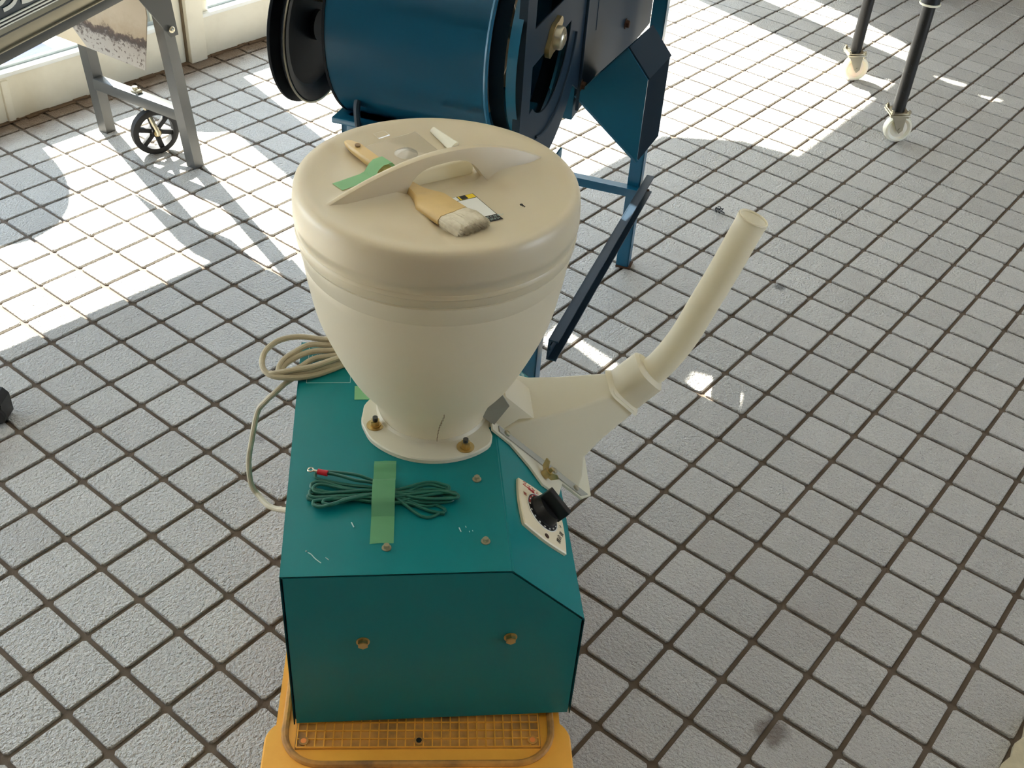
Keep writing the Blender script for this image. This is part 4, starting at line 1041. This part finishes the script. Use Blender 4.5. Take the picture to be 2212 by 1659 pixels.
# ------------------------------------------------------------------ table on caster legs
wt = thing('caster_table', 'black tubular table frame standing on white nylon casters, far right', 'table', (-.22, 1.76, 0), math.atan2(.34, -.296))
Lg = math.hypot(.296, .34)
for k, sx in enumerate((0, Lg)):
    b = bmesh.new(); add_cyl(b, (sx, 0, .094), (sx, 0, .43), .0185, 24)
    lg = part('leg', b, M['tubeblack'], wt)
    for zz in (.16, .215, .24, .30, .36): part('adjusting_hole', cyl((sx + .0172 * math.cos(2.6), .0172 * math.sin(2.6), zz), (sx + .0192 * math.cos(2.6), .0192 * math.sin(2.6), zz), .0028, 10), M['black'], lg)
    part('collar', cyl((sx, 0, .415), (sx, 0, .50), .026, 24), M['black'], lg)
    b = bmesh.new(); add_tube(b, [Vector((sx + .027 * math.cos(a), .027 * math.sin(a), .415)) for a in [2 * PI * q / 32 for q in range(32)]], .003, 6, closed=True); part('collar_ring', b, M['nylon'], lg)
    b = bmesh.new(); add_box(b, (sx, 0, .0915), (.062, .062, .004), bev=.001); add_box(b, (sx, 0, .0965), (.056, .056, .004), bev=.001)
    for dx in (-.025, .025):
        for dy in (-.025, .025):
            add_cyl(b, (sx + dx, dy, .084), (sx + dx, dy, .108), .0035, 8); add_cyl(b, (sx + dx, dy, .0985), (sx + dx, dy, .104), .0062, 6)
    cp = part('caster_plate', b, M['steel'], wt)
    # wheel trails towards the picture right
    wa = math.radians(-46) - wt.rotation_euler.z      # wheel axle direction in table space
    ax = Vector((math.cos(wa), math.sin(wa), 0)); tr = Vector((-ax.y, ax.x, 0))
    wc2 = Vector((sx, 0, .042)) + tr * .014
    b = bmesh.new(); add_lathe(b, [(.010, -.012), (.026, -.009), (.034, -.013), (.040, -.012), (.042, -.006), (.042, .006), (.040, .012), (.034, .013), (.026, .009), (.010, .012), (.006, .012), (.006, -.012)], 40, closed=True)
    wlo = part('caster_wheel', b, M['nylon'], wt, loc=wc2); wlo.rotation_euler = ax.to_track_quat('Z', 'Y').to_euler()
    b = bmesh.new()
    for s in (-1, 1):
        pl_ = [(-.026, .0895), (.026, .0895), (.024, .075), (.024, .040), (.014, .030), (.005, .040), (-.012, .070)]
        add_prism(b, pl_, .0025, frame(Vector((sx, 0, 0)) + ax * (s * .0165 - .00125), tr, (0, 0, 1), tr.cross(Vector((0, 0, 1)))))
    add_cyl(b, wc2 - ax * .020, wc2 + ax * .020, .0055, 10)
    part('fork', b, M['steel'], wt)
part('side_rail', box((Lg / 2, 0, .70), (Lg + .06, .05, .04), bev=.003), M['tubeblack'], wt)
for sx in (0, Lg): part('upper_leg', cyl((sx, 0, .45), (sx, 0, .70), .023, 20), M['tubeblack'], wt)
# ------------------------------------------------------------------ small and partly seen things
b = bmesh.new(); add_box(b, (0, 0, .13), (.16, .40, .26), bev=.025, seg=4); add_tube(b, smooth_path([(.0, -.08, .255), (.0, -.06, .31), (.0, .06, .31), (.0, .08, .255)], 5), .008, 8)
t = obj('black_bag', b, M['black'], loc=(-.80, 3.13, 0), rot=(0, 0, math.radians(-52))); tag(t, 'black bag on the floor beyond the caster table, cut by top edge', 'bag')
sf = thing('stand_foot', 'black foot of a stand poking in at left edge', 'stand', (-.946, -.690, 0), math.radians(216))
b = bmesh.new(); add_prism(b, [(0, .005), (.012, .0), (.10, .0), (.10, .058), (.010, .058), (0, .046)], .040, frame((0, .02, 0), (1, 0, 0), (0, 0, 1), (0, -1, 0))); part('end_block', b, M['black'], sf)
b = bmesh.new(); add_tube(b, [(.09, 0, .03), (.30, 0, .03)], .016, 14); part('bar', b, M['tubeblack'], sf)
part('end_disc', cyl((.012, .0195, .022), (.012, .026, .022), .018, 20), M['rubber'], sf)
part('post', cyl((.28, 0, .02), (.28, 0, .9), .016, 14), M['tubeblack'], sf)
b = bmesh.new(); rnd = random.Random(5)
for k in range(9):
    a = rnd.uniform(0, 2 * PI); l = rnd.uniform(.008, .018); c = Vector((rnd.uniform(-.006, .006), rnd.uniform(-.006, .006), .003))
    add_tube(b, smooth_path([c, c + Vector((l * .5 * math.cos(a), l * .5 * math.sin(a), .006)), c + Vector((l * math.cos(a + .5), l * math.sin(a + .5), .0015))], 3), .0013, 5)
t = obj('plant_debris', b, M['black'], loc=(-.37, 1.0, 0)); tag(t, 'small black dried plant scrap on tiles right of blue leg', 'debris')
